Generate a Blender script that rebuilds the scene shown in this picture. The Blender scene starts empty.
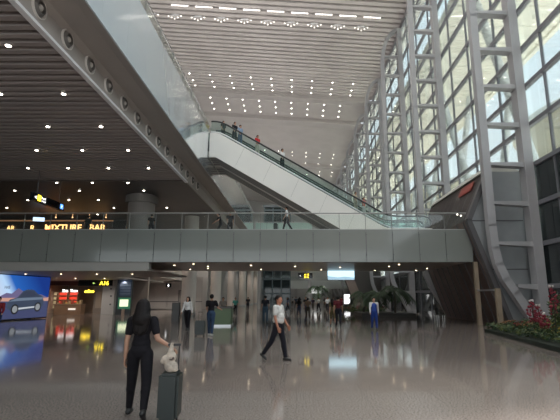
import bpy, bmesh, math, random
from mathutils import Vector, Matrix, Euler
random.seed(7)
S = bpy.context.scene
COL = S.collection
PI = math.pi
R = math.radians

# ------------------------------------------------ camera, world, light, exposure
cam = bpy.data.cameras.new('camera'); camo = bpy.data.objects.new('camera', cam); COL.objects.link(camo)
camo.location = (0, 0, 1.68)
camo.rotation_euler = (R(90) + math.atan(87 / 430), 0, 0)
cam.sensor_width = 36; cam.lens = 430 / 560 * 36
cam.shift_x = -16 / 560
cam.clip_end = 600
S.camera = camo
S.view_settings.view_transform = 'Standard'; S.view_settings.look = 'None'
S.view_settings.gamma = 1; S.view_settings.exposure = 0.55
S.view_settings.use_curve_mapping = False
S.cycles.use_denoising = True
S.cycles.max_bounces = 8; S.cycles.diffuse_bounces = 4; S.cycles.glossy_bounces = 4
S.cycles.transparent_max_bounces = 16
S.cycles.sample_clamp_indirect = 6
S.cycles.caustics_reflective = False; S.cycles.caustics_refractive = False

w = bpy.data.worlds.new('sky'); S.world = w; w.use_nodes = True
nt = w.node_tree; nt.nodes.clear()
out = nt.nodes.new('ShaderNodeOutputWorld'); bg = nt.nodes.new('ShaderNodeBackground')
tc = nt.nodes.new('ShaderNodeTexCoord'); sp = nt.nodes.new('ShaderNodeSeparateXYZ'); rp = nt.nodes.new('ShaderNodeValToRGB')
rp.color_ramp.elements[0].position = 0.0; rp.color_ramp.elements[0].color = (.84, .90, .92, 1)
rp.color_ramp.elements[1].position = 0.75; rp.color_ramp.elements[1].color = (.62, .78, .90, 1)
nt.links.new(tc.outputs['Generated'], sp.inputs[0]); nt.links.new(sp.outputs[2], rp.inputs[0])
nt.links.new(rp.outputs[0], bg.inputs[0]); bg.inputs[1].default_value = 1.5
nt.links.new(bg.outputs[0], out.inputs[0])

def area(name, loc, rot, sx, sy, power=0, color=(1, 1, 1), portal=False):
    l = bpy.data.lights.new(name, 'AREA'); l.shape = 'RECTANGLE'; l.size = sx; l.size_y = sy
    l.energy = power; l.color = color
    o = bpy.data.objects.new(name, l); COL.objects.link(o); o.location = loc; o.rotation_euler = rot
    if portal: l.cycles.is_portal = True
    return o
area('facade_daylight', (15.6, 75, 22), (0, R(90), 0), 46, 150, portal=True)
area('entrance_daylight', (3, -15, 12), (R(90), 0, 0), 34, 24, portal=True)
area('deck_fill_uplight', (-9, 32, 12.95), (R(180), 0, 0), 1.2, 58, power=4200, color=(1, .94, .90))  # unseen strip on the deck, added to brighten the hall ceiling
area('far_fill_uplight', (-9.5, 105, 12.8), (R(180), 0, 0), 1.2, 80, power=4000, color=(1, .94, .90))  # second unseen strip, added as fill for the far ceiling
sunl = bpy.data.lights.new('sun', 'SUN'); sunl.energy = 11; sunl.angle = R(6); sunl.color = (1, .96, .9)
suno = bpy.data.objects.new('sun', sunl); COL.objects.link(suno); suno.rotation_euler = Vector((-1, -.5, -2.3)).to_track_quat('-Z', 'Y').to_euler()

# ------------------------------------------------ materials
MATS = {}
def mat(name, col, rough=.5, metal=0, emit=0, ecol=None, var=0, scale=8, spec=.5, bump=0, coat=0):
    if name in MATS: return MATS[name]
    m = bpy.data.materials.new(name); m.use_nodes = True; t = m.node_tree
    b = t.nodes['Principled BSDF']
    c = (*col, 1)
    b.inputs['Base Color'].default_value = c; b.inputs['Roughness'].default_value = rough
    b.inputs['Metallic'].default_value = metal; b.inputs['Specular IOR Level'].default_value = spec
    b.inputs['Coat Weight'].default_value = coat
    if emit:
        b.inputs['Emission Color'].default_value = (*(ecol or col), 1); b.inputs['Emission Strength'].default_value = emit
    if var or bump:
        co = t.nodes.new('ShaderNodeTexCoord'); n = t.nodes.new('ShaderNodeTexNoise'); n.inputs['Scale'].default_value = scale
        n.inputs['Detail'].default_value = 3
        t.links.new(co.outputs['Object'], n.inputs['Vector'])
        if var:
            r = t.nodes.new('ShaderNodeValToRGB')
            r.color_ramp.elements[0].position = .3; r.color_ramp.elements[1].position = .7
            r.color_ramp.elements[0].color = (*[v * (1 - var) for v in col], 1); r.color_ramp.elements[1].color = (*[min(1, v * (1 + var)) for v in col], 1)
            t.links.new(n.outputs[0], r.inputs[0]); t.links.new(r.outputs[0], b.inputs['Base Color'])
        if bump:
            bp = t.nodes.new('ShaderNodeBump'); bp.inputs['Strength'].default_value = bump; bp.inputs['Distance'].default_value = .02
            t.links.new(n.outputs[0], bp.inputs['Height']); t.links.new(bp.outputs[0], b.inputs['Normal'])
    MATS[name] = m; return m

def glass(name, tint, alpha=.1, rough=.02, diff=(.5, .6, .65), refl=1.0):
    """thin pane: tinted transparent + some diffuse film + fresnel reflection"""
    m = bpy.data.materials.new(name); m.use_nodes = True; t = m.node_tree; t.nodes.clear()
    o = t.nodes.new('ShaderNodeOutputMaterial'); tr = t.nodes.new('ShaderNodeBsdfTransparent'); d = t.nodes.new('ShaderNodeBsdfDiffuse')
    g = t.nodes.new('ShaderNodeBsdfGlossy'); m1 = t.nodes.new('ShaderNodeMixShader'); m2 = t.nodes.new('ShaderNodeMixShader')
    fr = t.nodes.new('ShaderNodeFresnel'); fr.inputs[0].default_value = 1.5
    mu = t.nodes.new('ShaderNodeMath'); mu.operation = 'MULTIPLY'; mu.inputs[1].default_value = refl
    tr.inputs[0].default_value = (*tint, 1); d.inputs[0].default_value = (*diff, 1); g.inputs[1].default_value = rough
    g.inputs[0].default_value = (1, 1, 1, 1)
    m1.inputs[0].default_value = alpha
    t.links.new(tr.outputs[0], m1.inputs[1]); t.links.new(d.outputs[0], m1.inputs[2])
    t.links.new(fr.outputs[0], mu.inputs[0]); t.links.new(mu.outputs[0], m2.inputs[0])
    t.links.new(m1.outputs[0], m2.inputs[1]); t.links.new(g.outputs[0], m2.inputs[2]); t.links.new(m2.outputs[0], o.inputs[0])
    return m

def floor_mat():
    m = bpy.data.materials.new('polished_granite'); m.use_nodes = True; t = m.node_tree; b = t.nodes['Principled BSDF']
    co = t.nodes.new('ShaderNodeTexCoord')
    n = t.nodes.new('ShaderNodeTexNoise'); n.inputs['Scale'].default_value = 34; n.inputs['Detail'].default_value = 4; n.inputs['Roughness'].default_value = .7
    r = t.nodes.new('ShaderNodeValToRGB'); r.color_ramp.elements[0].position = .36; r.color_ramp.elements[1].position = .64
    r.color_ramp.elements[0].color = (.15, .120, .107, 1); r.color_ramp.elements[1].color = (.345, .29, .262, 1)
    bk = t.nodes.new('ShaderNodeTexBrick'); bk.offset = 0; bk.inputs['Scale'].default_value = 1; bk.inputs['Brick Width'].default_value = 1.2; bk.inputs['Row Height'].default_value = 1.2
    bk.inputs['Mortar Size'].default_value = .008; bk.inputs['Color1'].default_value = (1, 1, 1, 1); bk.inputs['Color2'].default_value = (.97, .97, .97, 1); bk.inputs['Mortar'].default_value = (.88, .88, .88, 1)
    mx = t.nodes.new('ShaderNodeMix'); mx.data_type = 'RGBA'; mx.blend_type = 'MULTIPLY'; mx.inputs[0].default_value = 1
    t.links.new(co.outputs['Object'], n.inputs['Vector']); t.links.new(co.outputs['Object'], bk.inputs['Vector'])
    t.links.new(n.outputs[0], r.inputs[0]); t.links.new(r.outputs[0], mx.inputs[6]); t.links.new(bk.outputs[0], mx.inputs[7])
    t.links.new(mx.outputs[2], b.inputs['Base Color'])
    b.inputs['Roughness'].default_value = .07; b.inputs['IOR'].default_value = 1.6
    return m

STEEL = mat('painted_steel', (.41, .405, .42), .4, var=.05, scale=1)
STEEL_D = mat('dark_steel', (.10, .10, .11), .4)
CHROME = mat('brushed_steel', (.55, .56, .57), .3, metal=1)
WHITE = mat('white_panel', (.80, .78, .74), .5, var=.03, scale=.5)
CLAD = mat('grey_green_cladding_glass', (.225, .24, .222), .12, var=.04, scale=.4, coat=.3)
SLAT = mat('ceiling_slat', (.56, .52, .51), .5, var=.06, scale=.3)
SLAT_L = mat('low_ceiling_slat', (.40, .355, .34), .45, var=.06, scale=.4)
DARKGAP = mat('ceiling_void', (.008, .007, .007), .9)
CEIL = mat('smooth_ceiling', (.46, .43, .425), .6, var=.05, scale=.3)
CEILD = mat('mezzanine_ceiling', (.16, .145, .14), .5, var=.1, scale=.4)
FASC = mat('fascia_grey', (.42, .39, .365), .5, var=.04, scale=.5)
RIM = mat('pale_rim', (.90, .90, .92), .35)
CONC = mat('plain_grey', (.36, .35, .34), .6, var=.05, scale=.5)
GPANEL = mat('grey_metal_panel', (.28, .295, .305), .35, var=.12, scale=.6)
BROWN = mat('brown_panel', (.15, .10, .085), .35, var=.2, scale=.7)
BLACK = mat('black', (.012, .012, .014), .5)
BLACKG = mat('black_gloss', (.01, .012, .016), .1)
RUBBER = mat('handrail_rubber', (.02, .02, .022), .35)
LAMP = mat('lamp_glow', (1, .93, .82), emit=12, ecol=(1, .90, .75))
LAMP_H = mat('hall_lamp_glow', (1, .95, .88), emit=11, ecol=(1, .93, .82))
PANE = glass('facade_glass', (.93, .97, .96), .06, .03, (.6, .68, .66), .7)
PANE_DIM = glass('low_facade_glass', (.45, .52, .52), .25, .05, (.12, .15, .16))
GUARD = glass('guard_glass', (.95, .98, .97), .02, .02, (.45, .52, .50), .7)
ESCG = glass('escalator_glass', (.86, .94, .92), .05, .03, (.22, .36, .34), .6)
DECKG = glass('deck_cladding_glass', (.90, .95, 1), .66, .10, (.82, .93, 1.0), 2.6)
PALEG = glass('pale_green_glass', (.7, .85, .8), .75, .08, (.55, .72, .66))
TOWG = glass('tower_glass', (.10, .16, .17), .6, .04, (.03, .05, .055))
PARTG = glass('partition_glass', (.6, .62, .62), .75, .05, (.58, .55, .53))

# ------------------------------------------------ mesh helpers
class MB:
    def __init__(s): s.b = bmesh.new()
    def box(s, x0, y0, z0, x1, y1, z1, m=0):
        g = bmesh.ops.create_cube(s.b, size=1)['verts']
        for v in g: v.co = Vector(((x0 + x1) / 2 + v.co.x * (x1 - x0), (y0 + y1) / 2 + v.co.y * (y1 - y0), (z0 + z1) / 2 + v.co.z * (z1 - z0)))
        s._m(g, m); return s
    def _m(s, g, m):
        if m:
            for f in {f for v in g for f in v.link_faces}: f.material_index = m
    def bar(s, a, b, w, h=None, m=0, up=(0, 0, 1)):
        """box beam from a to b, w wide, h deep"""
        a = Vector(a); b = Vector(b); h = h or w; d = (b - a); L = d.length; d.normalize()
        u = Vector(up)
        if abs(d.dot(u)) > .98: u = Vector((0, 1, 0))
        x = d.cross(u).normalized(); z = x.cross(d)
        M = Matrix((x, d, z)).transposed()
        g = bmesh.ops.create_cube(s.b, size=1)['verts']
        for v in g: v.co = (a + b) / 2 + M @ Vector((v.co.x * w, v.co.y * L, v.co.z * h))
        s._m(g, m); return s
    def cyl(s, a, b, r0, r1=None, n=16, m=0):
        a = Vector(a); b = Vector(b); r1 = r0 if r1 is None else r1; d = b - a
        q = Vector((0, 0, 1)).rotation_difference(d)
        M = Matrix.Translation((a + b) / 2) @ q.to_matrix().to_4x4()
        g = bmesh.ops.create_cone(s.b, cap_ends=True, segments=n, radius1=r0, radius2=r1, depth=d.length, matrix=M)['verts']
        s._m(g, m); return s
    def tube(s, pts, r, n=8, m=0):
        for p, q in zip(pts, pts[1:]): s.cyl(p, q, r, n=n, m=m)
        return s
    def ball(s, c, r, sub=2, m=0, rot=None):
        r = (r, r, r) if isinstance(r, (int, float)) else r
        M = Matrix.Translation(c) @ (rot.to_4x4() if rot else Matrix()) @ Matrix.Diagonal((*r, 1))
        g = bmesh.ops.create_icosphere(s.b, subdivisions=sub, radius=1, matrix=M)['verts']
        s._m(g, m); return s
    def caps(s, a, ra, b, rb, sub=2):
        s.ball(a, ra, sub); s.ball(b, rb, sub)
        if (Vector(b) - Vector(a)).length > 1e-4: s.cyl(a, b, ra, rb, n=16)
        return s
    def face(s, pts, m=0):
        f = s.b.faces.new([s.b.verts.new(p) for p in pts]); f.material_index = m; return s
    def prism(s, poly, y0, y1, m=0, axis='y'):
        def P(u, v, t): return (u, t, v) if axis == 'y' else ((t, u, v) if axis == 'x' else (u, v, t))
        A = [s.b.verts.new(P(u, v, y0)) for u, v in poly]; B = [s.b.verts.new(P(u, v, y1)) for u, v in poly]
        n = len(poly); fs = [s.b.faces.new(A), s.b.faces.new(B[::-1])]
        for i in range(n): fs.append(s.b.faces.new((A[i], B[i], B[(i + 1) % n], A[(i + 1) % n])))
        for f in fs: f.material_index = m
        bmesh.ops.recalc_face_normals(s.b, faces=fs); return s
    def build(s, name, mats, parent=None, smooth=False, bevel=0):
        me = bpy.data.meshes.new(name)
        if bevel: bmesh.ops.bevel(s.b, geom=s.b.edges[:], offset=bevel, segments=2, affect='EDGES')
        s.b.to_mesh(me); s.b.free()
        for m in (mats if isinstance(mats, (list, tuple)) else [mats]): me.materials.append(m)
        if smooth: me.shade_smooth()
        o = bpy.data.objects.new(name, me); COL.objects.link(o)
        if parent: o.parent = parent
        return o

def tag(o, label=None, cat=None, group=None, kind=None):
    if label: o['label'] = label
    if cat: o['category'] = cat
    if group: o['group'] = group
    if kind: o['kind'] = kind
    return o
def empty(name, loc=(0, 0, 0), rz=0, label=None, cat=None, group=None):
    o = bpy.data.objects.new(name, None); COL.objects.link(o); o.location = loc; o.rotation_euler = (0, 0, rz); o.empty_display_size = .2
    return tag(o, label, cat, group)
def struct(o): o['kind'] = 'structure'; return o
def clone(root, loc, rz=None, label=None):
    r = root.copy(); COL.objects.link(r); r.location = loc
    if rz is not None: r.rotation_euler = (0, 0, rz)
    if label: r['label'] = label
    for c in list(root.children):
        d = c.copy(); COL.objects.link(d); d.parent = r
        for e in c.children:
            f = e.copy(); COL.objects.link(f); f.parent = d
    return r
def text(name, body, size, m, parent=None, loc=(0, 0, 0), rot=(R(90), 0, 0), ext=.02, align='LEFT', bold=0):
    c = bpy.data.curves.new(name, 'FONT'); c.body = body; c.size = size; c.extrude = ext; c.align_x = align; c.offset = bold
    c.resolution_u = 3
    t = bpy.data.objects.new(name, c); COL.objects.link(t)
    me = bpy.data.meshes.new_from_object(t.evaluated_get(bpy.context.evaluated_depsgraph_get()))
    bpy.data.objects.remove(t); me.materials.clear(); me.materials.append(m)
    o = bpy.data.objects.new(name, me); COL.objects.link(o); o.location = loc; o.rotation_euler = rot
    if parent: o.parent = parent
    return o
def mirror(o):  # readable from the other side
    o.scale = (-1, 1, 1); return o

# ================================================ STRUCTURE
struct(MB().box(-32, -15, -.2, 15, 180, 0).build('floor', floor_mat()))
struct(MB().box(15, -40, -.35, 140, 260, -.15).build('ground', mat('asphalt', (.5, .5, .48), .9, var=.2, scale=1)))

# --- hall ceiling: slatted, then folded smooth bays towards the far end; it falls a little to the facade
def zc(x): return 40 - .07 * x
def ceil_slab(name, y0, y1, z0, z1, m, th=.25):
    b = MB(); X0, X1 = -32, 14.6
    P = []
    for dz in (0, th):
        for (x, y, z) in ((X0, y0, z0), (X1, y0, z0), (X1, y1, z1), (X0, y1, z1)): P.append(b.b.verts.new((x, y, zc(x) + z + dz)))
    for q in ((3, 2, 1, 0), (4, 5, 6, 7), (0, 1, 5, 4), (1, 2, 6, 5), (2, 3, 7, 6), (3, 0, 4, 7)): b.b.faces.new([P[i] for i in q])
    return b
b = ceil_slab('c', 42, 77, 1.1, 1.1, None); struct(b.build('ceiling', mat('ceiling_backing', (.10, .09, .09), .8)))
b = MB(); y = 42
k = 0
while y < 66:
    wdt = .66
    b.bar((-32, y + wdt / 2, zc(-32) + .3), (14.6, y + wdt / 2, zc(14.6) + .3), wdt, .5); y += 1.08; k += 1
while y < 77:
    b.bar((-32, y + .44, zc(-32) + .3), (14.6, y + .44, zc(14.6) + .3), .80, .5); y += 1.08
struct(b.build('ceiling_slats', SLAT))
for i, (y0, y1, z0, z1) in enumerate(((77, 82, -.55, .9), (82, 88.6, .9, .2), (88.6, 95, -.35, .9), (95, 121, .9, .3), (121, 127, -.4, .9), (127, 180, .9, .3))):
    o = ceil_slab('c', y0, y1, z0, z1, None).build('ceiling_bay', CEIL); struct(o)
for (yy, zz) in ((77, -.7), (88.6, -.5), (121, -.5)):
    struct(MB().bar((-32, yy, zc(-32) + zz + 1.2), (14.2, yy, zc(14.2) + zz + 1.2), .25, 2.4).build('trim_1', mat('pale_cornice', (.50, .47, .46), .6)))
# unseen frosted skylight, added to brighten the near half of the hall
m = bpy.data.materials.new('frosted_fill_skylight'); m.use_nodes = True; t = m.node_tree; t.nodes.clear()
o_ = t.nodes.new('ShaderNodeOutputMaterial'); tl = t.nodes.new('ShaderNodeBsdfTranslucent'); tl.inputs[0].default_value = (.30, .295, .285, 1); t.links.new(tl.outputs[0], o_.inputs[0])
b = MB(); b.face([(-32, -15, zc(-32) + 1), (15.2, -15, zc(15.2) + 1), (15.2, 42, zc(15.2) + 1), (-32, 42, zc(-32) + 1)])
sk = struct(b.build('window_fill_skylight', m))
b = MB()
for k in range(0, 12): b.bar((-32, -15 + k * 5.18, zc(-32) + .8), (15.2, -15 + k * 5.18, zc(15.2) + .8), .3, .5)
for k in range(0, 9): b.bar((-32 + k * 5.9, -15, zc(-32 + k * 5.9) + .8), (-32 + k * 5.9, 42, zc(-32 + k * 5.9) + .8), .25, .5)
b.build('window_frame', STEEL, sk)
# walls
struct(MB().box(-32.4, -15, 0, -32, 180, 43).build('wall_left', CONC))
struct(MB().box(-32, -15.4, 9, 15, -15, 43).build('wall_front_blocker', CONC))  # unseen, added to cut the daylight coming in behind the camera
struct(MB().box(-32, 178, 0, 16, 178.4, 43).build('wall_far', mat('far_wall', (.42, .41, .41), .7)))

# --- right facade: windows between the trusses (transoms + mullions), panes
RZ = [-0.1, 2.3, 4.8, 7.25, 9.7, 12.3, 14.9, 17.5, 20.2, 22.9, 25.6, 28.4, 31.2, 34.0, 36.6, 38.45]
GX = 14.75
TY = [25.6 + 14.1 * k for k in range(0, 10)]
FR = mat('window_frame', (.17, .17, .19), .4)
bays = [(11.5, 25.6)] + [(a, b_) for a, b_ in zip(TY, TY[1:])] + [(TY[-1], 178)]
for i, (y0, y1) in enumerate(bays):
    b = MB()
    for z in RZ[1:]: b.box(GX - .16, y0, z - .13, GX + .1, y1, z + .13)
    if y1 < 160:
        for dy in (3.3, 8.0, 11.9): b.box(GX - .08, y0 + dy - .05, 0, GX + .06, y0 + dy + .05, 38.5)
    o = struct(b.build('window_%d' % (i + 1), FR))
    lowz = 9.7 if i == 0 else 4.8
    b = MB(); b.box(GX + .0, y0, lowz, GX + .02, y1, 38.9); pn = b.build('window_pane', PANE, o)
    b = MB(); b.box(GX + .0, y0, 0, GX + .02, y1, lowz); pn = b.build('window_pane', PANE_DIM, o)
struct(MB().box(15.3, -15, 0, 15.5, 25.4, 9.6).build('wall_right', mat('dark_service_wall', (.03, .035, .05), .2, var=.4, scale=.5)))
struct(MB().box(14.65, -15, 38.6, 16.5, 178, 41.5).build('beam_eaves', STEEL))

# --- trusses
def make_truss():
    t = empty('facade_truss', (0, 0, 0), 0, 'x', 'truss', 'steel ladder trusses along the glazed facade')
    XI, XO = 11.75, 14.35
    pts = [(13.85, 0.0), (13.34, .94), (12.78, 1.9), (12.29, 2.7), (11.95, 3.6), (11.8, 4.5), (XI, 5.9), (XI, 20), (XI + .1, 33.6), (12.1, 35.2), (12.55, 36.6), (13.2, 37.6), (14.1, 38.2)]
    b = MB()
    for p, q in zip(pts, pts[1:]):
        P = Vector((p[0], 0, p[1])); Q = Vector((q[0], 0, q[1])); e = (Q - P).normalized() * .08
        b.bar(P - e, Q + e, .46, .5, up=(0, 1, 0))
    b.build('inner_chord', STEEL, t)
    b = MB(); b.box(XO - .3, -.28, 0, XO + .25, .28, 38.3); b.box(XO - .35, -.36, 0, XO - .24, .36, 38.3); b.build('outer_chord', STEEL, t)
    for k, z in enumerate(RZ[1:-2]):
        x0 = XI + .1 if z > 4 else 12.9
        b = MB(); b.prism([(x0, z - .06), (x0, z + .10), (XO - .2, z + .12), (XO - .2, z - .22), (XO - .8, z - .16)], -.27, .27)
        b.build('rung', STEEL, t)
    # diagonal sway rod of the arched head
    return t
tr0 = make_truss()
for k, yy in enumerate(TY[:9]):
    o = tr0 if k == 0 else clone(tr0, (0, yy, 0))
    o.location = (0, yy, 0)
    o['label'] = ('nearest pale steel ladder truss, right of the footbridge end', 'second pale steel ladder truss from the viewer along the glass wall',
                  'third pale steel ladder truss along the glass wall, arched head in view', 'fourth pale steel ladder truss along the glass wall',
                  'fifth pale steel ladder truss along the glass wall', 'sixth pale steel ladder truss along the glass wall', 'seventh pale steel ladder truss along the glass wall',
                  'eighth pale steel ladder truss along the glass wall', 'farthest pale steel ladder truss along the glass wall')[k]

# --- upper deck on the left
b = MB(); b.box(-32, -15, 10.3, -7.55, 62, 12.8); b.box(-7.6, -15, 10.35, -6.25, 62, 12.85)
struct(b.build('slab_upper', FASC))
b = MB(); b.prism([(-7.5, 9.45), (-7.5, 10.1), (-7.35, 10.3), (-6.5, 10.22), (-6.12, 10.08), (-6.12, 10.16), (-6.4, 10.34), (-7.62, 10.36), (-7.62, 9.45)], -15, 62)
struct(b.build('fascia_upper', FASC))
struct(MB().box(-7.62, -15, 9.36, -7.44, 28.6, 9.46).build('trim_2', RIM))
b = MB(); y = 4
while y < 28.4: b.box(-32, y, 9.5, -7.62, y + .22, 9.66); y += .43
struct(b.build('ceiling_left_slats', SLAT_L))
struct(MB().box(-32, -15, 9.75, -7.62, 28.6, 9.85).build('ceiling_left_backing', DARKGAP))
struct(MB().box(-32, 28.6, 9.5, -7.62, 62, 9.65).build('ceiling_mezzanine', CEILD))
# deck parapet
dk = empty('deck_balustrade', (-6.1, 4, 10.1), 0, 'pale blue glass cladding and guard rail running along the upper left deck', 'balustrade')
y = 0; k = 0
while y < 57:
    b = MB(); b.box(-.02, y + .002, 0, .02, y + 1.998, 2.9); b.build('cladding_panel', DECKG, dk)
    y += 2; k += 1
b = MB(); b.box(-.22, 0, 3.1, -.18, 58, 3.75); b.build('guard_glass', GUARD, dk)
b = MB(); b.tube([(-.2, 0, 3.85), (-.2, 58, 3.85)], .03); b.build('handrail', mat('rail_grey', (.22, .22, .21), .4), dk)
for k in range(0, 30): MB().box(-.23, k * 2 - .02, 2.75, -.17, k * 2 + .02, 3.85).build('post', MATS['rail_grey'], dk)

# jet nozzles
GN = 'round air nozzles in the upper deck fascia'
noz = empty('jet_diffuser', (0, 0, 0), 0, 'x', 'air nozzle', GN)
b = MB()
def ring(b, r0, r1, x0, x1, n=28):
    P = []
    for rr, x in ((r0, x0), (r1, x1), (r1 - .03, x1), (r0 - .05, x0 - .12)):
        P.append([b.b.verts.new((x, math.cos(2 * PI * i / n) * rr, math.sin(2 * PI * i / n) * rr)) for i in range(n)])
    for A, B in zip(P, P[1:]):
        for i in range(n): b.b.faces.new((A[i], A[(i + 1) % n], B[(i + 1) % n], B[i]))
ring(b, .33, .33, -.05, .07); b.build('rim', mat('nozzle_rim', (.78, .75, .71), .4), noz)
b = MB(); ring(b, .27, .20, .0, .12); b.cyl((-.06, 0, 0), (.02, 0, 0), .25, n=24); b.build('throat', mat('nozzle_throat', (.16, .15, .14), .5), noz)
b = MB(); b.ball((.06, 0, 0), (.08, .10, .10)); b.build('core', mat('nozzle_core', (.5, .48, .45), .5), noz)
ordn = ['nearest', 'second', 'third', 'fourth', 'fifth', 'sixth', 'seventh', 'eighth', 'ninth', 'tenth', 'eleventh', 'twelfth', 'thirteenth', 'fourteenth']
for k in range(14):
    l = (-7.5, 11.1 + 1.57 * k, 9.93)
    o = noz if k == 0 else clone(noz, l); o.location = l
    o['label'] = '%s round grey air nozzle%s in the upper deck fascia' % (ordn[k], ' from the viewer' if k else '')

# --- columns under the deck
for k, (yy) in enumerate((42, 56, 70, 84, 98, 112)):
    c = empty('round_column', (-10.3, yy, 0), 0, ('nearest', 'second', 'third', 'fourth', 'fifth', 'farthest')[k] + ' thick round beige column of the row seen below the footbridge', 'column', 'round columns below the deck')
    MB().cyl((0, 0, 0), (0, 0, 9.5 if yy < 62 else 9.5), .68, n=32).build('shaft', mat('column_paint', (.66, .60, .55), .5, var=.05, scale=.5), c, smooth=False)
    MB().cyl((0, 0, 0), (0, 0, .25), .72, n=32).build('base_ring', CHROME, c)
struct(MB().box(-32, 62, 9.3, -8.0, 170, 12.6).build('slab_far', FASC))

# mezzanine column with capital
c = empty('mezzanine_column', (-12.1, 33, 5.88), 0, 'wide round column with a flared capital standing on the mezzanine behind the rail', 'column')
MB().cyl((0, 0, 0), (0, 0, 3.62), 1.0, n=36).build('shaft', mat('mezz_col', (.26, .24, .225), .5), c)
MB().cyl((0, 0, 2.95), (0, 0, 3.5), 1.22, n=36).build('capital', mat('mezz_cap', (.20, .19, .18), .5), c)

# --- footbridge
BZ0, BZ1 = 3.83, 5.88
struct(MB().box(-32, 27.1, BZ0, 10.9, 36.6, BZ1 - .02).build('slab_bridge', mat('bridge_soffit', (.44, .38, .34), .35, var=.05, scale=.6)))
struct(MB().box(-32, 36.6, BZ0, -15.2, 62, BZ1 - .02).build('slab_mezzanine', mat('mezz_soffit', (.42, .39, .36), .4)))
struct(MB().box(-32, 27.0, 3.28, -9.2, 27.5, BZ0).build('beam_lip', mat('lip_paint', (.42, .40, .37), .5)))
struct(MB().box(-32, 27.5, 3.30, -15.2, 50, 3.42).box(-15.2, 27.5, 3.3, -9.2, 36.6, 3.42).build('ceiling_shops', mat('shop_ceiling', (.32, .29, .27), .5)))
fb = empty('footbridge', (0, 27, BZ0), 0, 'long footbridge clad in grey green glass panels crossing the hall', 'footbridge')
x = 11.1; k = 0
pw = 1.67
while x > -19.5:
    MB().box(x - pw + .015, -.05, .0, x - .015, .04, 2.02).build('cladding_panel', CLAD, fb)
    MB().box(x - pw + .02, -.02, 2.08, x - .02, 0, 3.0).build('guard_glass', GUARD, fb)
    b = MB(); b.box(x - .012, -.05, 1.9, x + .012, .03, 3.08); b.build('post', mat('rail_grey', (.22, .22, .21), .4), fb)
    b = MB(); b.cyl((x, -.1, .45), (x, -.04, .45), .04, n=10); b.cyl((x, -.1, 1.7), (x, -.04, 1.7), .04, n=10); b.build('clip', STEEL_D, fb)
    x -= pw
MB().tube([(-19.5, -.02, 3.1), (11.1, -.02, 3.1)], .04).build('handrail', mat('rail_pale', (.36, .36, .35), .35), fb)
MB().box(-19.5, -.03, 2.0, 11.1, .03, 2.07).build('top_trim', mat('trim_steel', (.4, .42, .41), .4), fb)
MB().box(-19.5, -.0, -.02, 11.1, .1, 2.0).build('edge_beam', STEEL_D, fb)
# rear rail
fr = empty('rear_balustrade', (0, 36.5, BZ1), 0, 'clear glass balustrade along the far side of the footbridge', 'balustrade')
MB().box(-7, 0, .05, 10.9, .02, 1.0).build('guard_glass', GUARD, fr)
MB().tube([(-7, 0, 1.06), (10.9, 0, 1.06)], .035).build('handrail', CHROME, fr)

# --- chevron shaped enclosure at the bridge's right end
CH = [(12.05, 9.5), (10.6, 6.35), (12.7, 0.0)]
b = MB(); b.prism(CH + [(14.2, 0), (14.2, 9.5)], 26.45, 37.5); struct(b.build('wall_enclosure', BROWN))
b = MB(); b.prism([(12.2, 9.3), (10.85, 6.35), (12.95, 0.0), (14.2, 0), (14.2, 9.5), (12.2, 9.5)], 26.33, 26.46)
e = struct(b.build('wall_enclosure_end', GPANEL))
MB().box(10.9, 26.30, 6.3, 14.1, 26.34, 6.36).build('panel_joint', STEEL_D, e)
MB().box(11.8, 26.30, 3.3, 14.1, 26.34, 3.36).build('panel_joint', STEEL_D, e)
b = MB()
for p, q in zip(CH, CH[1:]): b.bar((p[0] + .1, 26.35, p[1]), (q[0] + .1, 26.35, q[1]), .3, .4, up=(0, 1, 0))
b.build('edge_frame', mat('edge_frame_grey', (.10, .095, .10), .4), e)
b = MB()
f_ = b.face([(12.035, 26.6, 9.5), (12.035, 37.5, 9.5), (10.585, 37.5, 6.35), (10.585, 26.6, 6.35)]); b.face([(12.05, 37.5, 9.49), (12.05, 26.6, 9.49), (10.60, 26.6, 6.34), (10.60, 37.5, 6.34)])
b.build('upper_shade_plate', mat('painted_shade_brown', (.035, .026, .024), .5), e)  # near-black plate paints the overhang's shade onto the upper sloping face
b = MB()
for k in range(10): b.bar((12.02 - .0, 26.9 + k * 1.15, 9.4), (10.59, 26.9 + k * 1.15, 6.35), .05, .05); b.bar((10.58, 26.9 + k * 1.15, 6.3), (12.66, 26.9 + k * 1.15, 0.05), .05, .05)
b.build('panel_joint', STEEL_D, e)
struct(MB().prism([(11.9, 9.5), (12.2, 9.9), (13.5, 10.0), (14.2, 9.6), (14.2, 9.5)], 26.4, 37.4).build('roof_enclosure', mat('roof_membrane', (.55, .55, .50), .7, bump=.5, scale=3)))
lt = mat('red_panel', (.22, .04, .03), .4, emit=.05, ecol=(.6, .1, .06))
def on_slope(y, t, off=.06):  # point on the upper sloping face
    return Vector((12.05 - 1.45 * t - off, y, 9.5 - 3.15 * t + off * .4))
t = MB(); p0, p1, p2, p3 = on_slope(27.6, .1), on_slope(29.8, .1), on_slope(29.8, .3), on_slope(27.6, .3)
t.face([p0, p1, p2, p3]); t.face([v + Vector((-.04, 0, .02)) for v in (p3, p2, p1, p0)]); tag(t.build('wall_sign', lt), 'small red panel on the brown sloping wall above the footbridge end', 'sign')
for i, (yy, tt) in enumerate(((27.7, .83), (28.6, .75))):
    b = MB(); c_ = on_slope(yy, tt, .0); b.cyl(c_, c_ + Vector((-.07, 0, .03)), .05, n=14)
    tag(b.build('wall_lamp', mat('wall_lamp_glow', (1, .9, .8), emit=3, ecol=(1, .9, .8))), ('right', 'left')[i] + ' one of two tiny lamps on the brown sloping wall', 'lamp', 'lamps on the brown sloping wall')

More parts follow.
